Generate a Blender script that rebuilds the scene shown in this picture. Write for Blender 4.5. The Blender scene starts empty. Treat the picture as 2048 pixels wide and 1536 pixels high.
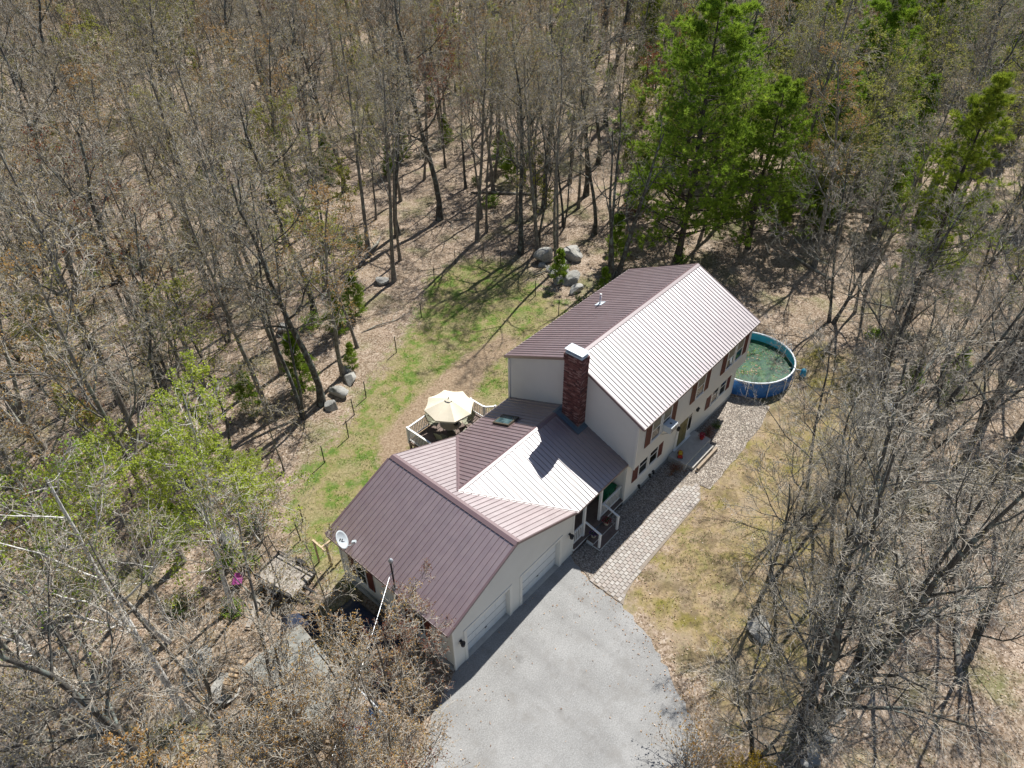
import bpy, math, random
import numpy as np
from mathutils import Matrix, Vector

random.seed(7)
RNG = np.random.default_rng(11)
SC = bpy.context.scene
COL = SC.collection
R = math.radians

# ------------------------------------------------------------------ camera
def make_camera():
    yaw, pitch, roll = 0.7265, 0.6885, -0.0100
    fw = Vector((math.cos(yaw)*math.cos(pitch), math.sin(yaw)*math.cos(pitch), -math.sin(pitch)))
    r = Vector((math.sin(yaw), -math.cos(yaw), 0)); u = r.cross(fw)
    r2 = math.cos(roll)*r + math.sin(roll)*u; u2 = -math.sin(roll)*r + math.cos(roll)*u
    cd = bpy.data.cameras.new('camera'); cam = bpy.data.objects.new('camera', cd); COL.objects.link(cam)
    cd.sensor_width = 36; cd.lens = 36*1460.78/2048; cd.clip_start = .5; cd.clip_end = 6000
    m = Matrix((r2, u2, -fw)).transposed().to_4x4(); m.translation = Vector((-23.097, -12.777, 29.319))
    cam.matrix_world = m; SC.camera = cam
make_camera()
CAMP = np.array([-23.097, -12.777, 29.319])

# ------------------------------------------------------------------ sky, sun, exposure
SUN_DIR = Vector((.76, .134, 1)).normalized()
W = bpy.data.worlds.new('World'); SC.world = W; W.use_nodes = True
nt = W.node_tree; bg = nt.nodes['Background']
sky = nt.nodes.new('ShaderNodeTexSky'); sky.sky_type = 'NISHITA'; sky.sun_disc = False
sky.sun_elevation = math.asin(SUN_DIR.z); sky.sun_rotation = math.atan2(SUN_DIR.x, SUN_DIR.y)
sky.air_density = 1.0; sky.dust_density = .4; sky.ozone_density = 1.0
nt.links.new(sky.outputs[0], bg.inputs[0]); bg.inputs[1].default_value = .07
sd = bpy.data.lights.new('sun', 'SUN'); sd.energy = 5.0; sd.angle = R(.55); sd.color = (1, .97, .92)
so = bpy.data.objects.new('sun', sd); COL.objects.link(so); so.location = SUN_DIR*200
so.rotation_euler = SUN_DIR.to_track_quat('Z', 'Y').to_euler()
SC.view_settings.view_transform = 'Standard'; SC.view_settings.look = 'None'
SC.view_settings.exposure = .53; SC.view_settings.gamma = 1; SC.view_settings.use_curve_mapping = False
SC.render.engine = 'CYCLES'; SC.cycles.use_denoising = True; SC.cycles.denoiser = 'OPENIMAGEDENOISE'; SC.cycles.denoising_input_passes = 'RGB_ALBEDO_NORMAL'
SC.cycles.max_bounces = 5; SC.cycles.diffuse_bounces = 2; SC.cycles.glossy_bounces = 2; SC.cycles.transmission_bounces = 3
SC.cycles.transparent_max_bounces = 4; SC.cycles.caustics_reflective = False; SC.cycles.caustics_refractive = False
SC.cycles.sample_clamp_indirect = 4

# ------------------------------------------------------------------ materials
MATS = {}
class NT:
    def __init__(s, name):
        s.m = bpy.data.materials.new(name); s.m.use_nodes = True; s.t = s.m.node_tree
        s.b = s.t.nodes['Principled BSDF']; s.out = s.t.nodes['Material Output']
    def n(s, typ, **kw):
        x = s.t.nodes.new('ShaderNode'+typ)
        for k, v in kw.items():
            if k in x.inputs: x.inputs[k].default_value = v
            else: setattr(x, k, v)
        return x
    def l(s, a, b): s.t.links.new(a, b)
    def coord(s, kind='Object'):
        if kind == 'World': return s.n('NewGeometry').outputs['Position']
        return s.n('TexCoord').outputs[kind]
    def noise(s, scale, detail=3, co=None, rough=.55, dist=0):
        x = s.n('TexNoise'); x.inputs['Scale'].default_value = scale; x.inputs['Detail'].default_value = detail
        x.inputs['Roughness'].default_value = rough; x.inputs['Distortion'].default_value = dist
        if co is not None: s.l(co, x.inputs['Vector'])
        return x.outputs['Fac']
    def ramp(s, fac, stops, interp='LINEAR'):
        x = s.n('ValToRGB'); e = x.color_ramp.elements; x.color_ramp.interpolation = interp
        while len(e) < len(stops): e.new(.5)
        for i, (p, c) in enumerate(stops):
            e[i].position = p; e[i].color = (*c, 1) if len(c) == 3 else c
        s.l(fac, x.inputs[0]); return x.outputs[0]
    def mix(s, fac, a, b, mode='MIX'):
        x = s.n('Mix'); x.data_type = 'RGBA'; x.blend_type = mode
        for sock, v in ((x.inputs[0], fac), (x.inputs[6], a), (x.inputs[7], b)):
            if hasattr(v, 'is_linked'): s.l(v, sock)
            elif isinstance(v, (int, float)): sock.default_value = v
            else: sock.default_value = (*v, 1)
        return x.outputs[2]
    def math(s, op, a, b=None):
        x = s.n('Math', operation=op)
        for i, v in enumerate((a, b)):
            if v is None: continue
            if hasattr(v, 'is_linked'): s.l(v, x.inputs[i])
            else: x.inputs[i].default_value = v
        return x.outputs[0]
    def bump(s, h, strength=.3, dist=.02):
        x = s.n('Bump'); x.inputs['Strength'].default_value = strength; x.inputs['Distance'].default_value = dist
        s.l(h, x.inputs['Height']); s.l(x.outputs[0], s.b.inputs['Normal'])
    def set(s, col=None, rough=.7, metal=0, spec=.5, ior=1.45, **kw):
        if col is not None:
            if hasattr(col, 'is_linked'): s.l(col, s.b.inputs['Base Color'])
            else: s.b.inputs['Base Color'].default_value = (*col, 1)
        if hasattr(rough, 'is_linked'): s.l(rough, s.b.inputs['Roughness'])
        else: s.b.inputs['Roughness'].default_value = rough
        s.b.inputs['Metallic'].default_value = metal; s.b.inputs['Specular IOR Level'].default_value = spec
        s.b.inputs['IOR'].default_value = ior
        for k, v in kw.items(): s.b.inputs[k.replace('_', ' ')].default_value = v
        return s.m

def plain(name, col, rough=.6, var=.18, scale=3.0, metal=0, spec=.5, ior=1.45, fine=40, bump=0.0):
    t = NT(name); co = t.coord('World')
    n = t.noise(scale, 4, co); n2 = t.noise(fine, 2, co)
    f = t.math('ADD', t.math('MULTIPLY', n, .65), t.math('MULTIPLY', n2, .35))
    c = t.ramp(f, [(.3, tuple(x*(1-var) for x in col)), (.7, tuple(min(1, x*(1+var)) for x in col))])
    t.set(c, rough, metal, spec, ior)
    if bump: t.bump(n2, bump, .01)
    MATS[name] = t.m; return t.m

# painted metal roof
t = NT('roof_metal'); co = t.coord('World')
c = t.ramp(t.noise(1.3, 4, co), [(.3, (.122, .052, .053)), (.7, (.144, .063, .064))])
rg = t.ramp(t.noise(2.2, 3, co), [(.3, (.46,)*3), (.7, (.52,)*3)])
oi = t.n('ObjectInfo'); c = t.mix(.16, c, t.ramp(oi.outputs['Random'], [(0, (.07, .03, .032)), (1, (.22, .14, .145))]))
ROOF = t.set(c, rg, 0, 1.0, 2.42)
ROOF_TRIM = plain('roof_trim', (.15, .085, .088), .46, .08, ior=2.2)
SIDING = plain('cream_siding', (.76, .74, .68), .5, .05, .8, spec=.35)
TRIM = plain('cream_trim', (.80, .78, .72), .5, .05, .8, spec=.35)
WHITE = plain('white_paint', (.82, .82, .80), .45, .05, 2)
DOORW = plain('garage_door_white', (.78, .80, .80), .45, .04, 2)
SHUT = plain('shutter_red_brown', (.15, .045, .035), .55, .2, 3)
GLASS = NT('window_glass').set((.012, .018, .018), .06, 0, .8, 1.5)
CURTAIN = plain('window_blind', (.28, .26, .20), .8, .2, 6)
CONC = plain('foundation_concrete', (.34, .34, .33), .9, .2, 4, bump=.2)
CONC2 = plain('stoop_concrete', (.48, .46, .42), .9, .15, 4, bump=.2)
DECKW = plain('deck_wood', (.17, .125, .105), .75, .25, 5)
PINEW = plain('pale_lumber', (.55, .42, .27), .8, .2, 5)
BRICKS = [plain('brick_%d' % i, c, .9, .25, 9, bump=.3) for i, c in enumerate([(.20, .085, .075), (.13, .052, .048), (.31, .18, .16), (.085, .042, .042)])]
MORTAR = plain('mortar', (.30, .26, .24), .95, .15, 9)
LEAD = plain('lead_flashing', (.16, .21, .25), .45, .2, 5, metal=.4)
CAPM = plain('white_metal_cap', (.62, .68, .72), .4, .05, 3)
BLACK = plain('black_metal', (.02, .02, .022), .5, .2, 4)
DARKM = plain('dark_post', (.03, .035, .03), .6, .2, 4)
GALV = plain('galvanised', (.42, .44, .46), .4, .15, 6, metal=.6)
DISHM = plain('dish_grey', (.55, .60, .62), .5, .06, 4)
CANVAS = plain('umbrella_canvas', (.78, .70, .54), .9, .06, 3)
CHAIRF = plain('chair_fabric', (.30, .30, .22), .85, .2, 9)
TABLEG = plain('table_top', (.40, .36, .27), .3, .2, 5)
BRONZE = plain('bronze_frame', (.10, .085, .06), .5, .2, 5)
GREENP = plain('green_plastic', (.012, .16, .075), .45, .1, 4)
POTM = plain('pot_cream', (.62, .55, .44), .8, .1, 5)
FLOWR = plain('flower_red', (.30, .015, .04), .8, .4, 14)
FLOWP = plain('flower_purple', (.10, .03, .16), .8, .4, 14)
LEAFG = plain('pot_leaf', (.04, .10, .03), .7, .4, 14)
REDP = plain('red_plastic', (.45, .03, .02), .5, .1, 6)
YELP = plain('yellow_plastic', (.62, .42, .03), .5, .1, 6)
PINKP = plain('pink_plastic', (.30, .07, .22), .5, .1, 6)
POOLB = plain('pool_blue', (.04, .17, .46), .5, .3, 4)
POOLI = plain('pool_liner', (.05, .36, .50), .45, .15, 3)
POOLRIM = plain('pool_rim', (.70, .74, .78), .45, .1, 3)
TARPB = plain('tarp_navy', (.015, .025, .055), .6, .4, 2.5, bump=.3)
TARPL = plain('tarp_blue', (.03, .13, .30), .5, .25, 3)
TIMBER = plain('weathered_timber', (.34, .27, .20), .9, .2, 6)
DOORG = plain('front_door_olive', (.16, .14, .05), .4, .1, 4)
CUTW = plain('split_wood', (.52, .38, .24), .9, .35, 12)

t = NT('rolled_roofing'); co = t.coord('World')
c = t.ramp(t.noise(2.2, 6, co, .65), [(.3, (.15, .155, .14)), (.52, (.26, .26, .235)), (.75, (.36, .345, .305))])
MEMB = t.set(c, .9)
t = NT('plywood_bed'); co = t.coord('World')
c = t.ramp(t.noise(5, 6, co, .7), [(.32, (.17, .13, .10)), (.5, (.34, .305, .265)), (.72, (.44, .41, .365))])
PLY = t.set(c, .9)
# pool water
t = NT('pool_water'); co = t.coord('World')
a = t.noise(1.6, 6, co, .65); b = t.noise(9, 4, co, .6)
c = t.ramp(a, [(.36, (.003, .030, .020)), (.48, (.008, .07, .035)), (.60, (.035, .11, .035)), (.72, (.10, .12, .04))])
c = t.mix(t.ramp(b, [(.56, (0, 0, 0)), (.66, (.6,)*3)]), c, (.12, .095, .045))
PWATER = t.set(c, .3, spec=.2); t.bump(b, .12, .02)
# asphalt
t = NT('asphalt'); co = t.coord('World')
big = t.noise(.55, 5, co, .6); fine = t.noise(17, 4, co, .8); mid = t.noise(4, 4, co, .6)
c = t.ramp(big, [(.3, (.185, .182, .176)), (.5, (.275, .272, .263)), (.7, (.37, .365, .355))])
c = t.mix(.55, c, t.ramp(fine, [(.3, (.13, .127, .122)), (.5, (.28, .278, .27)), (.72, (.50, .495, .48))]))
c = t.mix(t.ramp(mid, [(.58, (0, 0, 0)), (.70, (.35,)*3)]), c, (.17, .16, .15))
c = t.mix(t.ramp(t.noise(.8, 5, co, .75), [(.52, (0, 0, 0)), (.66, (.5,)*3)]), c, (.215, .205, .19)); c = t.mix(t.ramp(t.noise(.5, 6, co, .8), [(.64, (0, 0, 0)), (.72, (.55,)*3)]), c, (.12, .115, .11))
sx = t.n('SeparateXYZ'); t.l(co, sx.inputs[0]); wob = t.math('MULTIPLY', t.math('SUBTRACT', t.noise(.5, 3, co), .5), .5); xx = t.math('ADD', sx.outputs[0], wob)
for x0 in (-10.95, -9.55, -7.4, -6.0):
    c = t.mix(t.math('MULTIPLY', t.ramp(t.math('ABSOLUTE', t.math('ADD', xx, -x0)), [(.05, (.4,)*3), (.32, (0, 0, 0))]), t.ramp(mid, [(.3, (.3,)*3), (.7, (1, 1, 1))])), c, (.185, .18, .172))
for (ox, oy, orr) in ((-10.2, -1.6, .30), (-6.9, -2.2, .2)):
    cv = t.n('CombineXYZ'); cv.inputs[0].default_value = ox; cv.inputs[1].default_value = oy; cv.inputs[2].default_value = -.235; vd = t.n('VectorMath', operation='DISTANCE'); t.l(co, vd.inputs[0]); t.l(cv.outputs[0], vd.inputs[1])
    c = t.mix(t.ramp(t.math('ADD', vd.outputs['Value'], t.math('MULTIPLY', t.math('SUBTRACT', t.noise(5, 4, co, .7), .5), .5)), [(orr*.3, (.3,)*3), (orr, (0, 0, 0))]), c, (.07, .068, .066))
ASPH = t.set(c, .92); t.bump(fine, .4, .01)
# gravel / pavers
t = NT('gravel_bed'); co = t.coord('World')
v = t.n('TexVoronoi'); v.inputs['Scale'].default_value = 14; t.l(co, v.inputs['Vector'])
c = t.ramp(v.outputs['Color'], [(.1, (.25, .205, .165)), (.5, (.40, .345, .285)), (.9, (.56, .51, .44))])
c = t.mix(t.ramp(v.outputs['Distance'], [(.35, (0, 0, 0)), (.7, (.8,)*3)]), c, (.10, .08, .065))
GRAV = t.set(c, .95); t.bump(v.outputs['Distance'], -.5, .02)
STONES = []
for i, c0 in enumerate([(.46, .41, .35), (.37, .32, .27), (.58, .53, .48), (.31, .26, .23)]):
    STONES.append(plain('gravel_stone_%d' % i, c0, .9, .2, 8))
PAVERS = [plain('paver_%d' % i, c0, .9, .14, 7, bump=.3) for i, c0 in enumerate([(.39, .36, .325), (.345, .31, .28), (.43, .40, .365), (.38, .335, .30)])]
PAVEBASE = plain('paver_joint_sand', (.26, .22, .18), .95, .3, 9)
# rock
t = NT('granite'); co = t.coord('World')
a = t.noise(1.6, 6, co, .65); b = t.noise(14, 5, co, .7)
c = t.ramp(a, [(.32, (.16, .15, .13)), (.5, (.33, .32, .295)), (.7, (.50, .49, .46))])
c = t.mix(.4, c, t.ramp(b, [(.35, (.14, .135, .12)), (.65, (.55, .54, .50))]))
c = t.mix(t.ramp(t.noise(3.5, 4, co), [(.60, (0, 0, 0)), (.72, (.5,)*3)]), c, (.10, .115, .045))
ROCK = t.set(c, .95); t.bump(b, .5, .03)
# bark
def bark(name, lo, mid, hi, lichen, lamt):
    t = NT(name); co = t.coord('Object')
    mp = t.n('Mapping'); mp.inputs['Scale'].default_value = (1, 1, .3); t.l(co, mp.inputs[0])
    a = t.noise(14, 4, mp.outputs[0], .65); b = t.noise(2.4, 4, co, .6)
    c = t.ramp(a, [(.32, lo), (.5, mid), (.7, hi)])
    if lamt: c = t.mix(t.ramp(b, [(.5, (0, 0, 0)), (.66, (lamt,)*3)]), c, lichen)
    t.set(c, .92, spec=.2); t.bump(a, .5, .02); MATS[name] = t.m; return t.m
BARK = bark('bark_grey', (.085, .074, .062), (.18, .16, .138), (.31, .285, .25), (.36, .38, .31), .65)
BARKD = bark('bark_dark_lichen', (.040, .036, .031), (.085, .078, .068), (.16, .15, .135), (.23, .27, .24), .75)
BARKP = bark('bark_pine', (.035, .026, .021), (.075, .06, .05), (.14, .115, .10), (.12, .13, .11), .3)
BARKB = bark('bark_birch', (.22, .19, .17), (.64, .62, .58), (.80, .79, .76), (.32, .30, .28), .2)
TWIG = bark('twig_grey', (.25, .222, .178), (.41, .372, .31), (.58, .54, .47), (.3, .3, .26), 0)
TWIGD = bark('twig_dark', (.18, .16, .128), (.29, .265, .22), (.44, .41, .355), (.3, .3, .26), .0)
def leafm(name, a, b, c3, tr=.35):
    t = NT(name); co = t.coord('Object')
    c = t.ramp(t.noise(1.1, 4, co, .7), [(.34, a), (.5, b), (.66, c3)])
    t.set(c, .7, spec=.25)
    d = t.n('BsdfTranslucent'); t.l(c, d.inputs[0]); ms = t.n('MixShader'); ms.inputs[0].default_value = tr
    t.l(t.b.outputs[0], ms.inputs[1]); t.l(d.outputs[0], ms.inputs[2]); t.l(ms.outputs[0], t.out.inputs[0])
    MATS[name] = t.m; return t.m
BUDT = leafm('bud_tan', (.32, .245, .115), (.39, .31, .14), (.38, .33, .12))
BUDR = leafm('bud_red', (.17, .035, .025), (.25, .075, .03), (.30, .16, .05))
BUDO = leafm('bud_orange', (.34, .17, .055), (.42, .25, .08), (.40, .30, .10))
BUDY = leafm('bud_yellow_green', (.32, .30, .07), (.38, .38, .08), (.30, .36, .08), .45)
BUDP = leafm('bud_mauve', (.20, .145, .10), (.235, .17, .105), (.25, .19, .095))
LEAFN = leafm('leaf_new_green', (.16, .27, .03), (.25, .38, .04), (.34, .45, .06), .45)
LEAFY = leafm('leaf_yellow_green', (.27, .36, .04), (.39, .47, .055), (.50, .55, .08), .45)
FORS = leafm('flower_yellow', (.45, .30, .03), (.55, .38, .04), (.5, .36, .06), .3)
NEED = leafm('needles_green', (.13, .22, .022), (.25, .37, .036), (.38, .49, .06), .45)
NEEDY = leafm('needles_yellow_green', (.16, .23, .022), (.28, .35, .035), (.40, .45, .05), .4)
SHRUB = leafm('shrub_leaf', (.06, .11, .02), (.10, .165, .03), (.16, .21, .05), .35)
GRASSB = leafm('grass_green', (.065, .18, .015), (.11, .24, .024), (.20, .28, .042), .4)
GRASSD = leafm('grass_straw', (.40, .30, .18), (.31, .235, .11), (.23, .19, .06), .3)
GRASSX = leafm('grass_dead_brown', (.20, .14, .085), (.26, .18, .10), (.16, .12, .06), .2)
LITTER = []
for i, c0 in enumerate([(.38, .265, .18), (.50, .39, .295), (.27, .165, .105), (.42, .275, .165), (.60, .50, .41)]):
    LITTER.append(plain('dead_leaf_%d' % i, c0, .75, .2, 3, spec=.4))

# ------------------------------------------------------------------ helpers
def tag(o, label=None, cat=None, group=None, kind=None):
    if label: o['label'] = label
    if cat: o['category'] = cat
    if group: o['group'] = group
    if kind: o['kind'] = kind
    return o
def empty(name, loc=(0, 0, 0), rz=0, label=None, cat=None, group=None):
    o = bpy.data.objects.new(name, None); COL.objects.link(o); o.location = loc; o.rotation_euler = (0, 0, rz)
    o.empty_display_size = .3
    return tag(o, label, cat, group)
def link(name, me, parent=None, loc=None, rz=None, scale=None):
    o = bpy.data.objects.new(name, me); COL.objects.link(o)
    if parent is not None: o.parent = parent
    if loc is not None: o.location = loc
    if rz is not None: o.rotation_euler = (0, 0, rz)
    if scale is not None: o.scale = scale
    return o
class MB:
    def __init__(s): s.v = []; s.f = []; s.m = []
    def poly(s, pts, m=0):
        b = len(s.v); s.v += [tuple(p) for p in pts]; s.f.append(tuple(range(b, b+len(pts)))); s.m.append(m); return s
    def box(s, x0, x1, y0, y1, z0, z1, m=0):
        return s.obox(((x0+x1)/2, (y0+y1)/2, (z0+z1)/2), (1, 0, 0), (0, 1, 0), (0, 0, 1), abs(x1-x0)/2, abs(y1-y0)/2, abs(z1-z0)/2, m)
    def obox(s, c, ax, ay, az, hx, hy, hz, m=0):
        c, ax, ay, az = Vector(c), Vector(ax), Vector(ay), Vector(az); b = len(s.v)
        for k in (-1, 1):
            for j in (-1, 1):
                for i in (-1, 1): s.v.append(tuple(c+ax*hx*i+ay*hy*j+az*hz*k))
        for q in ((0, 2, 3, 1), (4, 5, 7, 6), (0, 1, 5, 4), (2, 6, 7, 3), (0, 4, 6, 2), (1, 3, 7, 5)):
            s.f.append(tuple(b+x for x in q)); s.m.append(m)
        return s
    def bar(s, p, q, w, h, m=0, up=(0, 0, 1)):
        p, q = Vector(p), Vector(q); d = q-p; L = d.length; d.normalize(); u = Vector(up)
        if abs(d.dot(u)) > .98: u = Vector((1, 0, 0))
        sx = d.cross(u).normalized(); uz = sx.cross(d).normalized()
        return s.obox((p+q)/2, d, sx, uz, L/2, w/2, h/2, m)
    def tube(s, pts, r, n=8, m=0, cap=True):
        pts = [Vector(p) for p in pts]; rs = r if hasattr(r, '__len__') else [r]*len(pts); b = len(s.v)
        prev = None
        for i, p in enumerate(pts):
            d = (pts[min(i+1, len(pts)-1)]-pts[max(i-1, 0)]).normalized()
            if prev is None:
                a = d.cross(Vector((0, 0, 1)))
                if a.length < .1: a = d.cross(Vector((1, 0, 0)))
                a.normalize()
            else:
                a = (prev-d*prev.dot(d)).normalized()
            prev = a; c = d.cross(a)
            for k in range(n):
                an = 2*math.pi*k/n; s.v.append(tuple(p+(a*math.cos(an)+c*math.sin(an))*rs[i]))
        for i in range(len(pts)-1):
            for k in range(n):
                s.f.append((b+i*n+k, b+i*n+(k+1) % n, b+(i+1)*n+(k+1) % n, b+(i+1)*n+k)); s.m.append(m)
        if cap:
            s.f.append(tuple(b+k for k in range(n))[::-1]); s.m.append(m)
            e = b+(len(pts)-1)*n; s.f.append(tuple(e+k for k in range(n))); s.m.append(m)
        return s
    def prism(s, poly, z0, z1, m=0):
        n = len(poly); b = len(s.v)
        s.v += [(x, y, z0) for x, y in poly]+[(x, y, z1) for x, y in poly]
        s.f.append(tuple(range(b+n-1, b-1, -1))); s.m.append(m); s.f.append(tuple(range(b+n, b+2*n))); s.m.append(m)
        for i in range(n): s.f.append((b+i, b+(i+1) % n, b+n+(i+1) % n, b+n+i)); s.m.append(m)
        return s
    def lathe(s, prof, n=16, c=(0, 0, 0), m=0):
        b = len(s.v)
        for r, z in prof:
            for k in range(n):
                a = 2*math.pi*k/n; s.v.append((c[0]+r*math.cos(a), c[1]+r*math.sin(a), c[2]+z))
        for i in range(len(prof)-1):
            for k in range(n): s.f.append((b+i*n+k, b+i*n+(k+1) % n, b+(i+1)*n+(k+1) % n, b+(i+1)*n+k)); s.m.append(m)
        return s
    def mesh(s, name, mats, smooth=False):
        me = bpy.data.meshes.new(name); me.from_pydata(s.v, [], s.f)
        for mt in (mats if isinstance(mats, (list, tuple)) else [mats]): me.materials.append(mt)
        me.polygons.foreach_set('material_index', s.m)
        if smooth: me.polygons.foreach_set('use_smooth', [True]*len(s.f))
        me.update(); return me
    def build(s, name, mats, parent=None, smooth=False, loc=None, rz=None):
        return link(name, s.mesh(name, mats, smooth), parent, loc, rz)
def np_mesh(name, V, loops_per, F, mats, midx=None, smooth=False):
    """V (n,3), F flat loop indices, loops_per (faces,) loop counts"""
    me = bpy.data.meshes.new(name); nf = len(loops_per)
    me.vertices.add(len(V)); me.vertices.foreach_set('co', np.ascontiguousarray(V, np.float32).ravel())
    me.loops.add(len(F)); me.loops.foreach_set('vertex_index', np.ascontiguousarray(F, np.int32))
    me.polygons.add(nf)
    st = np.concatenate([[0], np.cumsum(loops_per)[:-1]]).astype(np.int32)
    me.polygons.foreach_set('loop_start', st)
    for mt in (mats if isinstance(mats, (list, tuple)) else [mats]): me.materials.append(mt)
    if midx is not None: me.polygons.foreach_set('material_index', np.ascontiguousarray(midx, np.int32))
    me.polygons.foreach_set('use_smooth', np.full(nf, smooth))
    me.update(calc_edges=True); return me
def clip(poly, axis, lim, keep_above):
    out = []; n = len(poly)
    for i in range(n):
        a, b = poly[i], poly[(i+1) % n]; fa = a[axis]-lim; fb = b[axis]-lim
        if not keep_above: fa, fb = -fa, -fb
        if fa >= 0: out.append(a)
        if (fa > 0 and fb < 0) or (fa < 0 and fb > 0):
            t = fa/(fa-fb); out.append(tuple(a[k]+(b[k]-a[k])*t for k in range(2)))
    return out
def strip(poly, axis, lo, hi):
    p = clip(poly, axis, lo, True)
    return clip(p, axis, hi, False) if len(p) > 2 else []
def sstep(a): a = np.clip(a, 0, 1); return a*a*(3-2*a)

# ------------------------------------------------------------------ terrain
def gh(x, y):
    x = np.asarray(x, float); y = np.asarray(y, float)
    z = -.25 - .70*sstep((-13.1-x)/2.2)*sstep((y-.6)/2.6)*(1-sstep((y-13)/7))
    d = np.hypot(x-0, y-4)
    k = sstep((d-22)/45)
    z = z + k*(.7*np.sin(x*.071+1.1)*np.cos(y*.063+.4)+.4*np.sin(x*.19+y*.13))
    rough = sstep((np.maximum(np.abs(x+1)-14, np.abs(y-5)-13))/4)
    z = z + rough*(.07*np.sin(x*1.3+.7*np.sin(y*.9))*np.sin(y*1.1+1)+.04*np.sin(x*2.7+y*1.9))
    return z
def ghf(x, y): return float(gh(x, y))
def inpoly(x, y, poly):
    x = np.asarray(x); y = np.asarray(y); c = np.zeros(x.shape, bool); n = len(poly)
    for i in range(n):
        x1, y1 = poly[i]; x2, y2 = poly[(i+1) % n]
        cond = ((y1 > y) != (y2 > y)) & (x < (x2-x1)*(y-y1)/((y2-y1) if y2 != y1 else 1e-9)+x1); c ^= cond
    return c
def sdist(x, y, poly):
    x = np.asarray(x, float); y = np.asarray(y, float); d = np.full(x.shape, 1e9); n = len(poly)
    for i in range(n):
        x1, y1 = poly[i]; x2, y2 = poly[(i+1) % n]; dx, dy = x2-x1, y2-y1
        t = np.clip(((x-x1)*dx+(y-y1)*dy)/(dx*dx+dy*dy+1e-9), 0, 1)
        d = np.minimum(d, np.hypot(x-x1-t*dx, y-y1-t*dy))
    return np.where(inpoly(x, y, poly), d, -d)
BACK_LAWN = [(-13.2, 8), (-13, 11), (-11.8, 13.2), (-9, 15), (-6, 16), (-3, 17.6), (1, 19.4), (5, 21.2), (9, 24.2), (13.4, 24.6), (15, 21), (13.8, 17.6), (13.2, 14.6), (12.6, 12), (12, 7), (-4, 7), (-12.5, 7)]
FRONT_LAWN = [(-5, -3.6), (-3.5, -3.2), (3, -2.9), (6, -2.4), (9, -2.6), (12.4, -1.6), (14, -4), (17, -1.8), (20.5, -1.6), (21, -4.2), (17, -7), (11, -9.6), (4, -10.4), (-2, -11.4), (-6.4, -12), (-6.8, -10), (-5.6, -8), (-4.9, -5)]
DIRT = [(-6.6, 8.5), (-6.4, 12.0), (-5, 13.6), (-2.5, 14.4), (.5, 15.0), (4, 15.4), (7.5, 15.2), (7.8, 13.6), (4, 13.4), (1.2, 12.2), (.6, 8.5), (-.2, 11), (-1.2, 12), (-4.8, 12), (-4.7, 8.5)]
DRIVE = [(-12.35, .12), (-4.36, .12), (-5.0, -1.5), (-5.02, -3.4), (-5.5, -4.9), (-6.5, -6.9), (-7.7, -8.8), (-9.2, -10.8), (-11, -24), (-24, -24), (-19.5, -7), (-17.2, -2.6), (-16, -1.5), (-14.6, -.6)]
HOUSE_FP = [(-12.5, 0), (0, 0), (0, -.4), (11.8, -.4), (11.8, 8), (-12.5, 8)]
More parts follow.
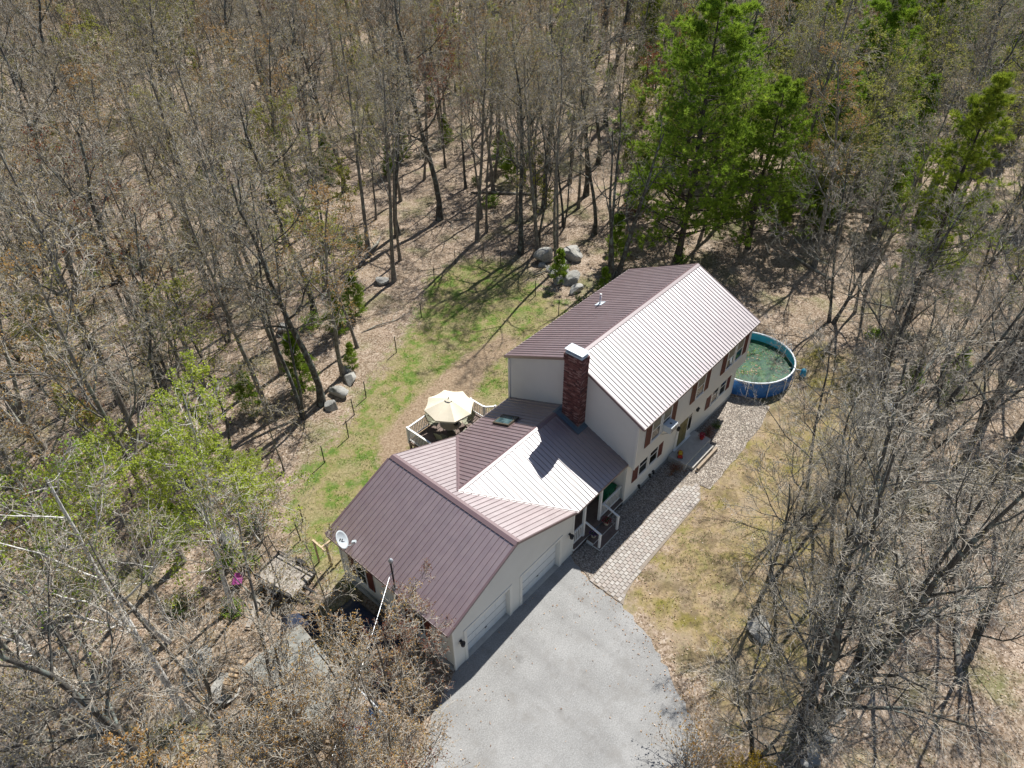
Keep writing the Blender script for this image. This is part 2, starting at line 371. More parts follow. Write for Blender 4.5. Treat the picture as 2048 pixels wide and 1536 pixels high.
def build_ground():
    def axis(lo, hi, step, far):
        a = np.arange(lo, hi+1e-6, step); o = []; d = step
        p = hi; up = []
        while p < far: d *= 1.35; p += d; up.append(p)
        d = step; p = lo; dn = []
        while p > -far: d *= 1.35; p -= d; dn.append(p)
        return np.concatenate([dn[::-1], a, up])
    xs = axis(-34, 40, .5, 3500); ys = axis(-26, 44, .5, 3500)
    X, Y = np.meshgrid(xs, ys); nx, ny = len(xs), len(ys)
    V = np.stack([X, Y, gh(X, Y)], -1).reshape(-1, 3)
    i = np.arange(nx-1); j = np.arange(ny-1); I, J = np.meshgrid(i, j); b = (J*nx+I).ravel()
    F = np.stack([b, b+1, b+nx+1, b+nx], 1)
    t = NT('forest_floor'); co = t.coord('World')
    at = t.n('Attribute', attribute_name='zone'); sep = t.n('SeparateColor'); t.l(at.outputs['Color'], sep.inputs[0])
    vo = t.n('TexVoronoi'); vo.inputs['Scale'].default_value = 13; t.l(co, vo.inputs['Vector'])
    sepc = t.n('SeparateColor'); t.l(vo.outputs['Color'], sepc.inputs[0])
    leaf = t.ramp(sepc.outputs[0], [(.0, (.12, .078, .05)), (.3, (.265, .195, .14)), (.6, (.355, .272, .205)), (.9, (.45, .36, .28)), (1, (.56, .48, .40))])
    leaf = t.mix(t.ramp(t.noise(.35, 5, co, .65), [(.36, (0, 0, 0)), (.62, (.75,)*3)]), leaf, t.mix(.5, leaf, (.19, .15, .095)))
    leaf = t.mix(t.ramp(t.noise(1.9, 5, co, .7), [(.54, (0, 0, 0)), (.66, (.75,)*3)]), leaf, (.11, .08, .05)); leaf = t.mix(t.ramp(t.noise(.6, 5, co, .7), [(.56, (0, 0, 0)), (.68, (.6,)*3)]), leaf, t.mix(.6, leaf, (.62, .52, .43)))
    leaf = t.mix(t.ramp(t.noise(.22, 5, co, .6), [(.54, (0, 0, 0)), (.68, (.6,)*3)]), leaf, (.11, .14, .035))
    n1 = t.noise(1.3, 6, co, .68); n2 = t.noise(7, 4, co, .7); n3 = t.noise(.5, 4, co, .6)
    gb = t.ramp(n1, [(.38, (.30, .225, .14)), (.48, (.24, .21, .085)), (.56, (.095, .17, .02)), (.66, (.045, .13, .011))])
    gb = t.mix(t.ramp(n3, [(.46, (0, 0, 0)), (.60, (.85,)*3)]), gb, t.ramp(n2, [(.3, (.20, .15, .085)), (.6, (.34, .265, .165))]))
    gb = t.mix(.35, gb, t.ramp(n2, [(.3, (.09, .09, .03)), (.5, (.16, .18, .05)), (.7, (.38, .33, .18))]))
    gf = t.ramp(n1, [(.30, (.15, .105, .06)), (.42, (.33, .245, .145)), (.54, (.27, .215, .085)), (.64, (.16, .165, .035))])
    gf = t.mix(.4, gf, t.ramp(n2, [(.3, (.12, .085, .05)), (.5, (.30, .225, .14)), (.7, (.48, .385, .27))]))
    gf = t.mix(t.ramp(n3, [(.50, (0, 0, 0)), (.62, (.75,)*3)]), gf, (.30, .235, .165))
    gf = t.mix(t.ramp(t.noise(.9, 6, co, .7), [(.50, (0, 0, 0)), (.60, (.8,)*3)]), gf, (.15, .115, .065)); gf = t.mix(t.ramp(t.noise(.33, 5, co, .65), [(.54, (0, 0, 0)), (.64, (.75,)*3)]), gf, (.19, .165, .03))
    dirt = t.ramp(n2, [(.3, (.17, .12, .075)), (.5, (.28, .205, .135)), (.7, (.38, .295, .21))])
    def edge(ch, lo=.38, hi=.6):
        f = t.math('ADD', ch, t.math('MULTIPLY', t.math('SUBTRACT', n1, .5), .9)); f = t.math('ADD', f, t.math('MULTIPLY', t.math('SUBTRACT', n2, .5), .5))
        return t.ramp(f, [(lo, (0, 0, 0)), (hi, (1, 1, 1))])
    c = t.mix(edge(sep.outputs[0]), leaf, gb); c = t.mix(edge(sep.outputs[1]), c, gf); c = t.mix(edge(sep.outputs[2]), c, dirt)
    m = t.set(c, .95, spec=.25)
    t.bump(t.math('ADD', sepc.outputs[1], n2), .55, .06)
    me = np_mesh('ground', V, np.full(len(F), 4), F.ravel(), m, smooth=True)
    zone = np.zeros((len(V), 4), np.float32); zone[:, 3] = 1; x, y = V[:, 0], V[:, 1]
    zone[:, 0] = np.clip(.5+sdist(x, y, BACK_LAWN)/4.5, 0, 1); zone[:, 1] = np.clip(.5+sdist(x, y, FRONT_LAWN)/4.5, 0, 1)
    zone[:, 2] = np.clip(.52+sdist(x, y, DIRT)/1.8, 0, .95)
    near = (np.abs(x) < 60) & (np.abs(y) < 60); zone[~near, :3] = 0
    a = me.color_attributes.new('zone', 'FLOAT_COLOR', 'POINT'); a.data.foreach_set('color', zone.ravel())
    tag(link('ground', me), kind='structure')
build_ground()

def sheet(name, poly, z, mat, thick=.06):
    return tag(MB().prism(poly, z-thick, z).build(name, mat), kind='structure')
def rough_poly(poly, step=.25, amp=.11):
    out = []
    for i in range(len(poly)):
        a, b = Vector(poly[i]), Vector(poly[(i+1) % len(poly)]); n = max(1, int((b-a).length/step))
        nrm = Vector((-(b-a).y, (b-a).x)).normalized()
        for k in range(n):
            p = a.lerp(b, k/n)+nrm*(random.uniform(-amp, amp) if k else 0); out.append((p.x, p.y))
    return out
sheet('driveway', [DRIVE[0], DRIVE[1]]+rough_poly(DRIVE[1:]+[DRIVE[0]])[1:-24], -.235, ASPH)
GRAVEL_BED = [(-4.9, -1.55), (-4.4, .05), (.1, -.02), (11.5, -.02), (12.4, -.9), (12.4, -2.3), (10.5, -2.7), (9.0, -2.75), (7.4, -2.85), (4.0, -2.95), (3.9, -2.3), (3.1, -1.5)]
sheet('gravel_bed', rough_poly(GRAVEL_BED, .4, .05), -.228, GRAV)
PATH = [(-5.03, -3.5), (-4.98, -1.5), (3.1, -1.52), (4.0, -2.3), (3.0, -2.95), (-3.4, -3.1), (-4.4, -3.25)]
path = sheet('path', PATH, -.215, PAVEBASE)

def build_pavers():
    pm = {}
    for k in range(4):
        b = MB(); hx, hy, h = .118, .093, .03
        b.v = [(-hx, -hy, 0), (hx, -hy, 0), (hx, hy, 0), (-hx, hy, 0), (-hx+.012, -hy+.012, h), (hx-.012, -hy+.012, h), (hx-.012, hy-.012, h), (-hx+.012, hy-.012, h)]
        b.f = [(4, 5, 6, 7), (0, 1, 5, 4), (1, 2, 6, 5), (2, 3, 7, 6), (3, 0, 4, 7)]; b.m = [0]*5
        pm[k] = b.mesh('paver', PAVERS[k])
    spots = []
    row = 0; y = -3.42
    while y < -1.5:
        x = -5.0+(.125 if row % 2 else 0)
        while x < 4:
            if float(sdist(x, y, PATH)) > .07: spots.append((x, y))
            x += .25
        y += .2; row += 1
    spots.sort(key=lambda p: (p[0]+23)**2+(p[1]+12.8)**2)
    rest = MB()
    for i, (x, y) in enumerate(spots):
        a = random.gauss(0, .02); z = -.222+random.uniform(-.004, .006)
        if i < 298:
            o = link('paver', pm[random.randrange(4)], path, (x, y, z), a)
        else:
            rest.obox((x, y, z+.014), (math.cos(a), math.sin(a), 0), (-math.sin(a), math.cos(a), 0), (0, 0, 1), .112, .087, .014, random.randrange(4))
    if rest.v: tag(rest.build('far_pavers', PAVERS, path), kind='stuff')
build_pavers()

def build_gravel():
    n = 13000
    P = np.stack([RNG.uniform(-5, 12.6, n), RNG.uniform(-3.1, 0, n)], 1)
    P = P[inpoly(P[:, 0], P[:, 1], GRAVEL_BED) & ~inpoly(P[:, 0], P[:, 1], [(-3.4, -.9), (-1.5, -.9), (-1.5, .2), (-3.4, .2)])]
    n = len(P); s = RNG.uniform(.012, .03, n)
    base = np.array([(1, 0, 0), (0, 1, 0), (-1, 0, 0), (0, -1, 0), (0, 0, .8), (0, 0, -.6)], float)
    V = base[None]*s[:, None, None]*RNG.uniform(.7, 1.3, (n, 6, 3)); a = RNG.uniform(0, 6.28, n); c, sn = np.cos(a)[:, None], np.sin(a)[:, None]
    V = np.stack([V[..., 0]*c-V[..., 1]*sn, V[..., 0]*sn+V[..., 1]*c, V[..., 2]], -1)
    V[..., 0] += P[:, :1]; V[..., 1] += P[:, 1:]; V[..., 2] += -.228+s[:, None]*.35
    f = np.array([(0, 1, 4), (1, 2, 4), (2, 3, 4), (3, 0, 4)]); F = (f[None]+np.arange(n)[:, None, None]*6).reshape(-1)
    me = np_mesh('gravel', V.reshape(-1, 3), np.full(n*4, 3), F, STONES, np.repeat(RNG.integers(0, 4, n), 4))
    tag(link('gravel', me), 'loose tan gravel stones between the house front and the paver path', 'gravel', kind='stuff')
build_gravel()

# ------------------------------------------------------------------ house
HOUSE = empty('house', (0, 0, 0), 0, 'cream two storey house with brown metal roofs, brick chimney and attached double garage', 'house')
def V3(*a): return Vector(a)
def siding(name, polys, O, U, N, mat=None, h=.125, parent=HOUSE, out=.024):
    b = MB(); O, U, N = Vector(O), Vector(U).normalized(), Vector(N).normalized(); Z = Vector((0, 0, 1))
    for poly in polys:
        lo = min(p[1] for p in poly); hi = max(p[1] for p in poly); k0 = math.floor(lo/h); k1 = math.ceil(hi/h)
        for k in range(k0, k1):
            s = strip(poly, 1, k*h, (k+1)*h)
            if len(s) < 3: continue
            pts = [O+U*u+Z*v+N*(out*(1-(v-k*h)/h)) for u, v in s]; b.poly(pts)
            for i in range(len(s)):
                a, c = s[i], s[(i+1) % len(s)]
                if abs(a[1]-k*h) < 1e-6 and abs(c[1]-k*h) < 1e-6:
                    p, q = O+U*a[0]+Z*a[1], O+U*c[0]+Z*c[1]; b.poly([p, q, q+N*out, p+N*out])
    return tag(b.build(name, mat or SIDING, parent), kind='stuff')
def rect(u0, u1, v0, v1): return [(u0, v0), (u1, v0), (u1, v1), (u0, v1)]
# main block
L_, YF, YB = 11.58, 0.0, 7.95; OV = -.38; Z2 = 2.72
YR, ZR, YE, YBE, ZE = 3.70, 7.74, -.66, 8.24, 5.645
def zroof(y): return ZR-(ZR-ZE)*((YR-y)/(YR-YE) if y < YR else (y-YR)/(YBE-YR))
gab = [(OV, Z2), (YB, Z2), (YB, zroof(YB)-.06), (YR, ZR-.06), (OV, zroof(OV)-.06)]
siding('wall', [gab, rect(YF, YB, 0, Z2)], (0, 0, 0), (0, 1, 0), (-1, 0, 0))
siding('wall', [gab, rect(YF, YB, 0, Z2)], (L_, 0, 0), (0, 1, 0), (1, 0, 0))
siding('wall', [rect(0, L_, Z2, ZE-.02)], (0, OV, 0), (1, 0, 0), (0, -1, 0))
siding('wall', [rect(0, L_, 0.02, Z2)], (0, YF, 0), (1, 0, 0), (0, -1, 0))
siding('wall', [rect(0, L_, 0, ZE-.02)], (0, YB, 0), (1, 0, 0), (0, 1, 0))
MB().box(.02, L_-.02, OV+.01, YF+.3, Z2-.03, Z2-.003).build('overhang_soffit', TRIM, HOUSE)
MB().box(-.02, L_+.02, -.03, YB+.03, -.9, .018).build('foundation', CONC, HOUSE)
for x in (-.025, L_+.025):
    sx = -1 if x < 0 else 1
    MB().box(x-.035, x+.035, OV-.03, OV+.09, Z2-.02, ZE-.05).build('corner_board', TRIM, HOUSE)
    MB().box(x-.035, x+.035, YF-.03, YF+.09, .02, Z2-.04).build('corner_board', TRIM, HOUSE)
    MB().box(x-.035, x+.035, YB-.09, YB+.03, .02, ZE-.05).build('corner_board', TRIM, HOUSE)

def slope(name, roof, O, U, Vv, poly, pitch=.253, u0=None, ribh=.034, share=True):
    """one roof plane of separate ribbed metal panels; O origin, U along the eave, Vv up the slope"""
    O, U, Vv = Vector(O), Vector(U).normalized(), Vector(Vv).normalized(); N = U.cross(Vv).normalized()
    if N.z < 0: N = -N
    lo = min(p[0] for p in poly); hi = max(p[0] for p in poly); n = max(1, round((hi-lo)/pitch)); w = (hi-lo)/n
    def P(u, v, h): return O+U*u+Vv*v+N*h
    for i in range(n):
        a = lo+i*w; s = strip(poly, 0, a, a+w)
        if len(s) < 3: continue
        jt = random.uniform(-.0012, .0012); jv = random.uniform(-.0012, .0012)
        b = MB(); top = [P(u, v, jt*(u-a)/w+jv*v/3) for u, v in s]; bot = [P(u, v, -.018) for u, v in s]
        b.poly(top); b.poly(bot[::-1])
        for k in range(len(s)): b.poly([bot[k], bot[(k+1) % len(s)], top[(k+1) % len(s)], top[k]])
        for (cu, wd, hh) in ((a+.03, .019, ribh),):
            q = strip(poly, 0, cu-.003, cu+.003)
            if len(q) < 3: continue
            v0 = min(p[1] for p in q); v1 = max(p[1] for p in q)
            A = [P(cu-wd, v0, 0), P(cu-wd*.45, v0, hh), P(cu+wd*.45, v0, hh), P(cu+wd, v0, 0)]
            B = [P(cu-wd, v1, 0), P(cu-wd*.45, v1, hh), P(cu+wd*.45, v1, hh), P(cu+wd, v1, 0)]
            for k in range(3): b.poly([A[k], A[k+1], B[k+1], B[k]])
            b.poly(A[::-1]); b.poly(B)
        b.build('roof_panel', ROOF, roof)
def capstrip(name, roof, p, q, d1, d2, w=.17, lift=.045, mat=None):
    """bent ridge or hip cap from p to q, leaves falling along d1 and d2"""
    p, q = Vector(p), Vector(q); z = Vector((0, 0, lift)); b = MB()
    for d in (d1, d2):
        d = Vector(d).normalized()*w
        b.poly([p+z, q+z, q+z+d, p+z+d]); b.poly([p+z+d, q+z+d, q+d, p+d])
    return b.build(name, mat or ROOF_TRIM, roof)
X0, X1 = -.06, 11.76
main_roof = MB().box(X0+.1, X1-.1, YE+.25, YE+.28, ZE-.1, ZE-.02).build('main_roof', TRIM, HOUSE)
lf = math.hypot(YR-YE, ZR-ZE); lb = math.hypot(YBE-YR, ZR-ZE)
slope('f', main_roof, (X0, YE, ZE), (1, 0, 0), (0, YR-YE, ZR-ZE), rect(0, X1-X0, 0, lf))
slope('b', main_roof, (X0, YBE, ZE), (1, 0, 0), (0, YR-YBE, ZR-ZE), rect(0, X1-X0, 0, lb))
capstrip('ridge_cap', main_roof, (X0, YR, ZR), (X1, YR, ZR), (0, YE-YR, ZE-ZR), (0, YBE-YR, ZE-ZR))
for x in (X0-.012, X1+.012):
    for ye in (YE, YBE):
        MB().bar((x, ye, ZE-.055), (x, YR, ZR-.055), .022, .15).build('rake_trim', ROOF_TRIM, main_roof)
for ye in (YE, YBE):
    s = -1 if ye < 1 else 1
    MB().box(X0, X1, ye+s*.004, ye+s*.026, ZE-.13, ZE-.004).build('drip_edge', ROOF_TRIM, main_roof)
MB().box(X0+.02, X1-.02, YE+.02, OV-.02, ZE-.14, ZE-.12).build('soffit', TRIM, main_roof)

# garage and connector
XG, ZG, XL, ZL, XR = -8.46, 4.72, -12.755, 2.88, -4.16
GY0, GY1 = 0.0, 7.88; XV, YC, ZC = -7.876, 4.08, 4.47
garage_roof = MB().box(XL+.2, XL+.24, GY0+.2, GY1-.2, ZL-.06, ZL+.02).build('garage_roof', TRIM, HOUSE)
lg = math.hypot(XG-XL, ZG-ZL)
slope('l', garage_roof, (XL, GY0, ZL), (0, 1, 0), (XG-XL, 0, ZG-ZL), rect(0, GY1-GY0, 0, lg), .262)
def gv(x): return (XR-x)/(XR-XG)*lg
slope('r', garage_roof, (XR, GY0, ZL), (0, 1, 0), (XG-XR, 0, ZG-ZL), [(0, 0), (YC-GY0, gv(XV)), (0, lg)][:0] or [(0, 0), (YC, gv(XV)), (YC, lg), (0, lg)], .262)
slope('r2', garage_roof, (XR, GY0, ZL), (0, 1, 0), (XG-XR, 0, ZG-ZL), [(YC, gv(XV)), (GY1, 0), (GY1, lg), (YC, lg)], .262)
capstrip('ridge_cap', garage_roof, (XG, GY0, ZG), (XG, GY1, ZG), (XL-XG, 0, ZL-ZG), (XR-XG, 0, ZL-ZG), .2)
for y in (GY0-.012, GY1+.012):
    for xe in (XL, XR):
        if xe == XR and y > 1: continue
        MB().bar((xe, y, ZL-.05), (XG, y, ZG-.05), .022, .14).build('rake_trim', ROOF_TRIM, garage_roof)
    o_ = Vector((-(ZG-ZL), 0, XG-XL)).normalized()*.05; rc = MB(); p_, q_ = Vector((XL, y+.06, ZL)), Vector((XG-.2, y+.06, ZG-.2*(ZG-ZL)/(XG-XL)))
    f_ = Vector((0, -.075, 0)); rc.poly([p_+o_, q_+o_, q_+o_*.1+f_, p_+o_*.1+f_]); rc.poly([p_+o_, q_+o_, q_-f_*.3, p_-f_*.3]); rc.build('rake_cap', ROOF_TRIM, garage_roof)  # front leaf tilted to mirror the sun, shaped to give a bright rake edge
MB().bar((XR+.02, GY1+.012, ZL-.05), (XG, GY1+.012, ZG-.05), .022, .14).build('rake_trim', ROOF_TRIM, garage_roof)
MB().box(XL-.025, XL-.004, GY0, GY1, ZL-.12, ZL-.004).build('drip_edge', ROOF_TRIM, garage_roof)
connector_roof = MB().box(-4, -.1, .2, .24, ZL-.08, ZL-.02).build('connector_roof', TRIM, HOUSE)
CE, CB = -.02, 7.92
lcf = math.hypot(YC-CE, ZC-ZL); lcb = math.hypot(CB-YC, ZC-ZL)
slope('cf', connector_roof, (XV, CE, ZL), (1, 0, 0), (0, YC-CE, ZC-ZL), [(XR-XV, 0), (-XV-.004, 0), (-XV-.004, lcf), (0, lcf)], .253)
slope('cb', connector_roof, (XV, CB, ZL), (1, 0, 0), (0, YC-CB, ZC-ZL), [(XR-XV, 0), (-XV-.004, 0), (-XV-.004, lcb), (0, lcb)], .253)
capstrip('ridge_cap', connector_roof, (XV, YC, ZC), (-.02, YC, ZC), (0, CE-YC, ZL-ZC), (0, CB-YC, ZL-ZC), .15)
for ye in (CE, CB):
    s = -1 if ye < 1 else 1
    MB().box(XR, -.03, ye+s*.004, ye+s*.024, ZL-.13, ZL-.004).build('drip_edge', ROOF_TRIM, connector_roof)
    p, q = Vector((XR, ye, ZL+.03)), Vector((XV, YC, ZC+.03))
    MB().bar(p, q, .17, .016).build('valley_flashing', ROOF_TRIM, connector_roof)
    MB().bar(p+Vector((0, 0, .02)), q+Vector((0, 0, .02)), .05, .03).build('valley_rib', ROOF_TRIM, connector_roof)

GX0, GX1, GYF, GYB, GF = -12.4, -4.32, .10, 7.6, -.24
def zg(x): return ZG-abs(x-XG)*(ZG-ZL)/(XG-XL)-.05
D = [(-11.66, -8.915), (-8.06, -5.318)]; DT = 1.88
siding('wall', [rect(GX0, D[0][0], GF, DT), rect(D[0][1], D[1][0], GF, DT), rect(D[1][1], GX1, GF, DT),
                [(GX0, DT), (GX1, DT), (GX1, zg(GX1)), (XG, zg(XG)), (GX0, zg(GX0))]], (0, GYF, 0), (1, 0, 0), (0, -1, 0), h=.105, out=.012)
siding('wall', [rect(GX0, GX1, -.05, ZL-.1), [(GX0, ZL-.1), (GX1, ZL-.1), (XG, zg(XG))]], (0, GYB, 0), (1, 0, 0), (0, 1, 0))
siding('wall', [rect(GYF, GYB, -.05, ZL)], (GX0, 0, 0), (0, 1, 0), (-1, 0, 0), h=.12, out=.012)
siding('wall', [rect(GYF, GYB, -.05, ZL)], (GX1, 0, 0), (0, 1, 0), (1, 0, 0))
MB().box(GX0-.05, GX0+.2, GYF+.05, GYB+.03, -1.2, -.06).build('foundation', CONC, HOUSE)
MB().box(GX0-.16, GX0-.05, GYF+.05, GYB+.03, -.30, -.20).build('foundation_ledge', CONC2, HOUSE)
MB().box(GX0, GX1, GYB-.2, GYB+.03, -.6, -.06).build('foundation', CONC, HOUSE)
for x in (GX0-.02, GX1+.02):
    MB().box(x-.05, x+.05, GYF-.03, GYF+.06, GF+.01, zg(x)-.06).build('corner_board', TRIM, HOUSE)
MB().box(GX0-.05, GX0+.03, GYB-.07, GYB+.03, -.05, ZL-.1).build('corner_board', TRIM, HOUSE)
for (a, c) in D:
    d = MB().box(a-.02, c+.02, GYF+.235, GYF+.29, GF, DT+.02).build('garage_door', DOORW, HOUSE)
    for r in range(4):
        for k in range(4):
            u0 = a+.07+k*(c-a-.1)/4; z0 = GF+.04+r*(DT-GF)/4
            b = MB(); b.box(u0, u0+(c-a-.1)/4-.06, GYF+.222, GYF+.236, z0+.04, z0+(DT-GF)/4-.06); b.build('door_panel', DOORW, d)
    for r in range(1, 4):
        MB().box(a, c, GYF+.226, GYF+.237, GF+r*(DT-GF)/4-.004, GF+r*(DT-GF)/4+.004).build('door_seam', CONC, d)
    MB().box((a+c)/2-.06, (a+c)/2+.06, GYF+.20, GYF+.224, GF+.5, GF+.53).build('handle', BLACK, d)
    f = MB(); f.box(a-.16, a, GYF-.03, GYF+.24, GF+.002, DT+.0); f.box(c, c+.16, GYF-.03, GYF+.24, GF+.002, DT); f.box(a-.16, c+.16, GYF-.035, GYF+.24, DT+.002, DT+.15)
    f.build('garage_door_frame', TRIM, HOUSE)
    MB().box(a, c, GYF-.02, GYF+.30, GF-.02, GF+.008).build('garage_sill', CONC2, HOUSE)
# connector walls behind the porch
siding('wall', [rect(GX1, 0, .2, ZL)], (0, 1.75, 0), (1, 0, 0), (0, -1, 0))
siding('wall', [rect(GX1, 0, -.2, ZL-.05)], (0, 7.6, 0), (1, 0, 0), (0, 1, 0))
MB().box(-4.25, -.03, .12, 1.7, ZL-.14, ZL-.12).build('porch_ceiling', TRIM, HOUSE)
dr = MB().box(-2.9, -2.0, 1.70, 1.735, .25, 2.3).build('porch_door', WHITE, HOUSE)
MB().box(-2.75, -2.15, 1.685, 1.705, 1.2, 2.15).build('pane', GLASS, dr); MB().tube([(-2.1, 1.70, 1.2), (-2.1, 1.63, 1.2)], .03).build('handle', GALV, dr)

def window(u0, u1, z0, z1, O, U, N, shut=None, blind=True, sills=True):
    """double hung window on the wall plane through O, along U, facing N"""
    O, U, N = Vector(O), Vector(U), Vector(N); Z = Vector((0, 0, 1))
    def bx(b, a, c, v0, v1, n0, n1): b.obox(O+U*((a+c)/2)+Z*((v0+v1)/2)+N*((n0+n1)/2), U, N, Z, abs(c-a)/2, abs(n1-n0)/2, abs(v1-v0)/2); return b
    f = MB(); t_ = .065
    bx(f, u0, u0+t_, z0, z1, -.03, .05); bx(f, u1-t_, u1, z0, z1, -.03, .05); bx(f, u0+t_, u1-t_, z1-t_, z1, -.03, .05); bx(f, u0+t_, u1-t_, z0, z0+t_*.8, -.03, .05)
    w = f.build('window', WHITE, HOUSE)
    zm = (z0+z1)/2; bx(MB(), u0+t_, u1-t_, zm-.025, zm+.025, -.02, .04).build('meeting_rail', WHITE, w)
    bx(MB(), u0+t_, u1-t_, z0+.05, zm-.02, .002, .02).build('pane', GLASS, w)
    bx(MB(), u0+t_, u1-t_, zm+.02, z1-.05, .008, .03).build('pane', CURTAIN if blind else GLASS, w)
    bx(MB(), u0-.04, u1+.04, z0-.05, z0, -.02, .075).build('sill', WHITE, w)
    return w
def shutter(u0, u1, z0, z1, O, U, N):
    O, U, N = Vector(O), Vector(U), Vector(N); Z = Vector((0, 0, 1)); b = MB()
    def bx(a, c, v0, v1, n0, n1): b.obox(O+U*((a+c)/2)+Z*((v0+v1)/2)+N*((n0+n1)/2), U, N, Z, abs(c-a)/2, abs(n1-n0)/2, abs(v1-v0)/2)
    bx(u0, u1, z0, z1, .016, .03)
    bx(u0, u0+.05, z0, z1, .03, .05); bx(u1-.05, u1, z0, z1, .03, .05)
    for v in (z0, (z0+z1)/2-.03, z1-.06): bx(u0+.05, u1-.05, v, v+.06, .03, .049)
    n = 9
    s = b.build('shutter', SHUT, HOUSE)
    c = MB(); b = c
    for k in range(2):
        a0 = z0+.07 if k == 0 else (z0+z1)/2+.04; a1 = (z0+z1)/2-.04 if k == 0 else z1-.07
        for i in range(n): v = a0+(a1-a0)*i/n; bx(u0+.055, u1-.055, v, v+(a1-a0)/n*.6, .03, .042)
    tag(c.build('louvres', SHUT, s), kind='stuff')
F2 = ((0, OV-.016, 0), (1, 0, 0), (0, -1, 0)); F1 = ((0, YF-.016, 0), (1, 0, 0), (0, -1, 0))
for a, c in ((1.17, 2.04), (2.16, 3.02)): window(a, c, 3.74, 5.12, *F2)
shutter(.66, 1.13, 3.72, 5.12, *F2); shutter(3.06, 3.52, 3.72, 5.12, *F2)
window(5.52, 6.40, 3.74, 5.12, *F2); shutter(5.0, 5.46, 3.72, 5.12, *F2); shutter(6.45, 6.90, 3.72, 5.12, *F2)
for a, c in ((8.78, 9.68), (9.80, 10.70)): window(a, c, 3.74, 5.12, *F2)
shutter(8.27, 8.73, 3.72, 5.12, *F2); shutter(10.76, 11.22, 3.72, 5.12, *F2)
for a, c in ((1.08, 1.95), (2.08, 2.95)): window(a, c, 1.05, 2.35, *F1, blind=False)
shutter(.56, 1.03, 1.03, 2.35, *F1); shutter(3.0, 3.42, 1.03, 2.35, *F1)
for a, c in ((8.62, 9.45), (9.58, 10.42)): window(a, c, 1.05, 2.35, *F1, blind=False)
shutter(8.08, 8.55, 1.03, 2.35, *F1); shutter(10.48, 10.92, 1.03, 2.35, *F1)
GW = ((GX0-.012, 0, 0), (0, 1, 0), (-1, 0, 0))
window(5.72, 6.50, .55, 1.85, *GW, blind=False); shutter(6.55, 6.95, .55, 1.85, *GW); shutter(5.25, 5.66, .55, 1.85, *GW)
window(1.9, 2.7, .55, 1.85, *GW, blind=False); shutter(2.75, 3.15, .55, 1.85, *GW); shutter(1.45, 1.85, .55, 1.85, *GW)
# front entry
dr = MB().box(5.05, 6.0, -.075, -.03, .3, 2.33).build('front_door', DOORG, HOUSE)
for k in range(2):
    for r in range(3): MB().box(5.15+k*.42, 5.48+k*.42, -.088, -.074, .42+r*.62, .92+r*.62).build('door_panel', DOORG, dr)
MB().tube([(5.93, -.08, 1.25), (5.93, -.15, 1.25)], .03).build('handle', GALV, dr)
f = MB(); f.box(4.84, 5.04, -.09, 0, .26, 2.4); f.box(6.01, 6.5, -.07, 0, .26, 2.4); f.box(4.84, 6.5, -.10, 0, 2.402, 2.6); f.box(4.8, 6.55, -.16, 0, .2, .258)
f.build('door_surround', WHITE, HOUSE)
sl = MB().box(6.08, 6.4, -.085, -.072, .9, 2.3).build('sidelight', GLASS, HOUSE)
st = MB(); st.box(4.35, 7.1, -1.15, -.04, -.6, .17); st.box(4.6, 6.9, -1.5, -1.152, -.6, -.02); st.build('front_stoop', CONC2, HOUSE)
# lamps
def lamp(x, y, z):
    b = MB(); b.lathe([(.001, .0), (.07, .01), (.07, .03), (.001, .04)], 10, (x, y-.02, z))
    b.tube([(x, y, z), (x, y-.13, z+.06), (x, y-.15, z-.02)], .018, 6); b.lathe([(.02, .03), (.10, -.02), (.09, -.20), (.04, -.26), (.001, -.27)], 8, (x, y-.15, z))
    b.lathe([(.001, .12), (.06, .05), (.12, -.01)], 8, (x, y-.15, z)); b.build('wall_lamp', BLACK, HOUSE, True)
lamp(-4.62, GYF-.02, 1.62); lamp(-12.05, GYF-.02, 1.6); lamp(4.7, -.03, 2.15); lamp(6.75, -.03, 2.2)
for x in (1.35, 2.4, 2.75):
    b = MB(); b.box(x-.06, x+.06, -.12, -.02, .16, .24); b.box(x-.03, x+.03, -.16, -.06, .02, .16); b.build('wall_vent', BLACK, HOUSE)
# plumbing vent, skylight
b = MB(); b.tube([(6.43, 6.69, 6.25), (6.43, 6.69, 7.0)], .06, 10); b.tube([(6.43, 6.69, 6.95), (6.43, 6.69, 7.03)], .07, 10); v_ = b.build('vent_pipe', WHITE, HOUSE, True)
sl_ = (ZE-ZR)/(YBE-YR)
b = MB(); b.obox((6.43, 6.69, ZR+sl_*(6.69-YR)+.03), (1, 0, 0), Vector((0, 1, sl_)).normalized(), Vector((0, -sl_, 1)).normalized(), .24, .24, .012); b.build('vent_flashing', CAPM, v_)
sc_ = (ZL-ZC)/(CB-YC); ay = Vector((0, 1, sc_)).normalized(); an = Vector((0, -sc_, 1)).normalized(); cs = Vector((-2.24, 6.18, ZC+sc_*(6.18-YC)))
k = MB()
for d in (-1, 1): k.obox(cs+Vector((d*.38, 0, 0))+an*.06, (1, 0, 0), ay, an, .045, .60, .075); k.obox(cs+ay*(d*.56)+an*.06, (1, 0, 0), ay, an, .335, .04, .075)
sk = k.build('skylight', BRONZE, HOUSE)
tg = NT('skylight_glass'); co = tg.coord('World'); SKYG = tg.set(tg.ramp(tg.noise(3, 4, co), [(.35, (.02, .05, .06)), (.65, (.10, .17, .18))]), .05, 0, 1.0, 1.6)
MB().obox(cs+an*.11, (1, 0, 0), ay, an, .34, .53, .012).build('pane', SKYG, sk)
MB().obox(cs+an*.012, (1, 0, 0), ay, an, .52, .72, .01).build('skylight_flashing', ROOF_TRIM, sk)

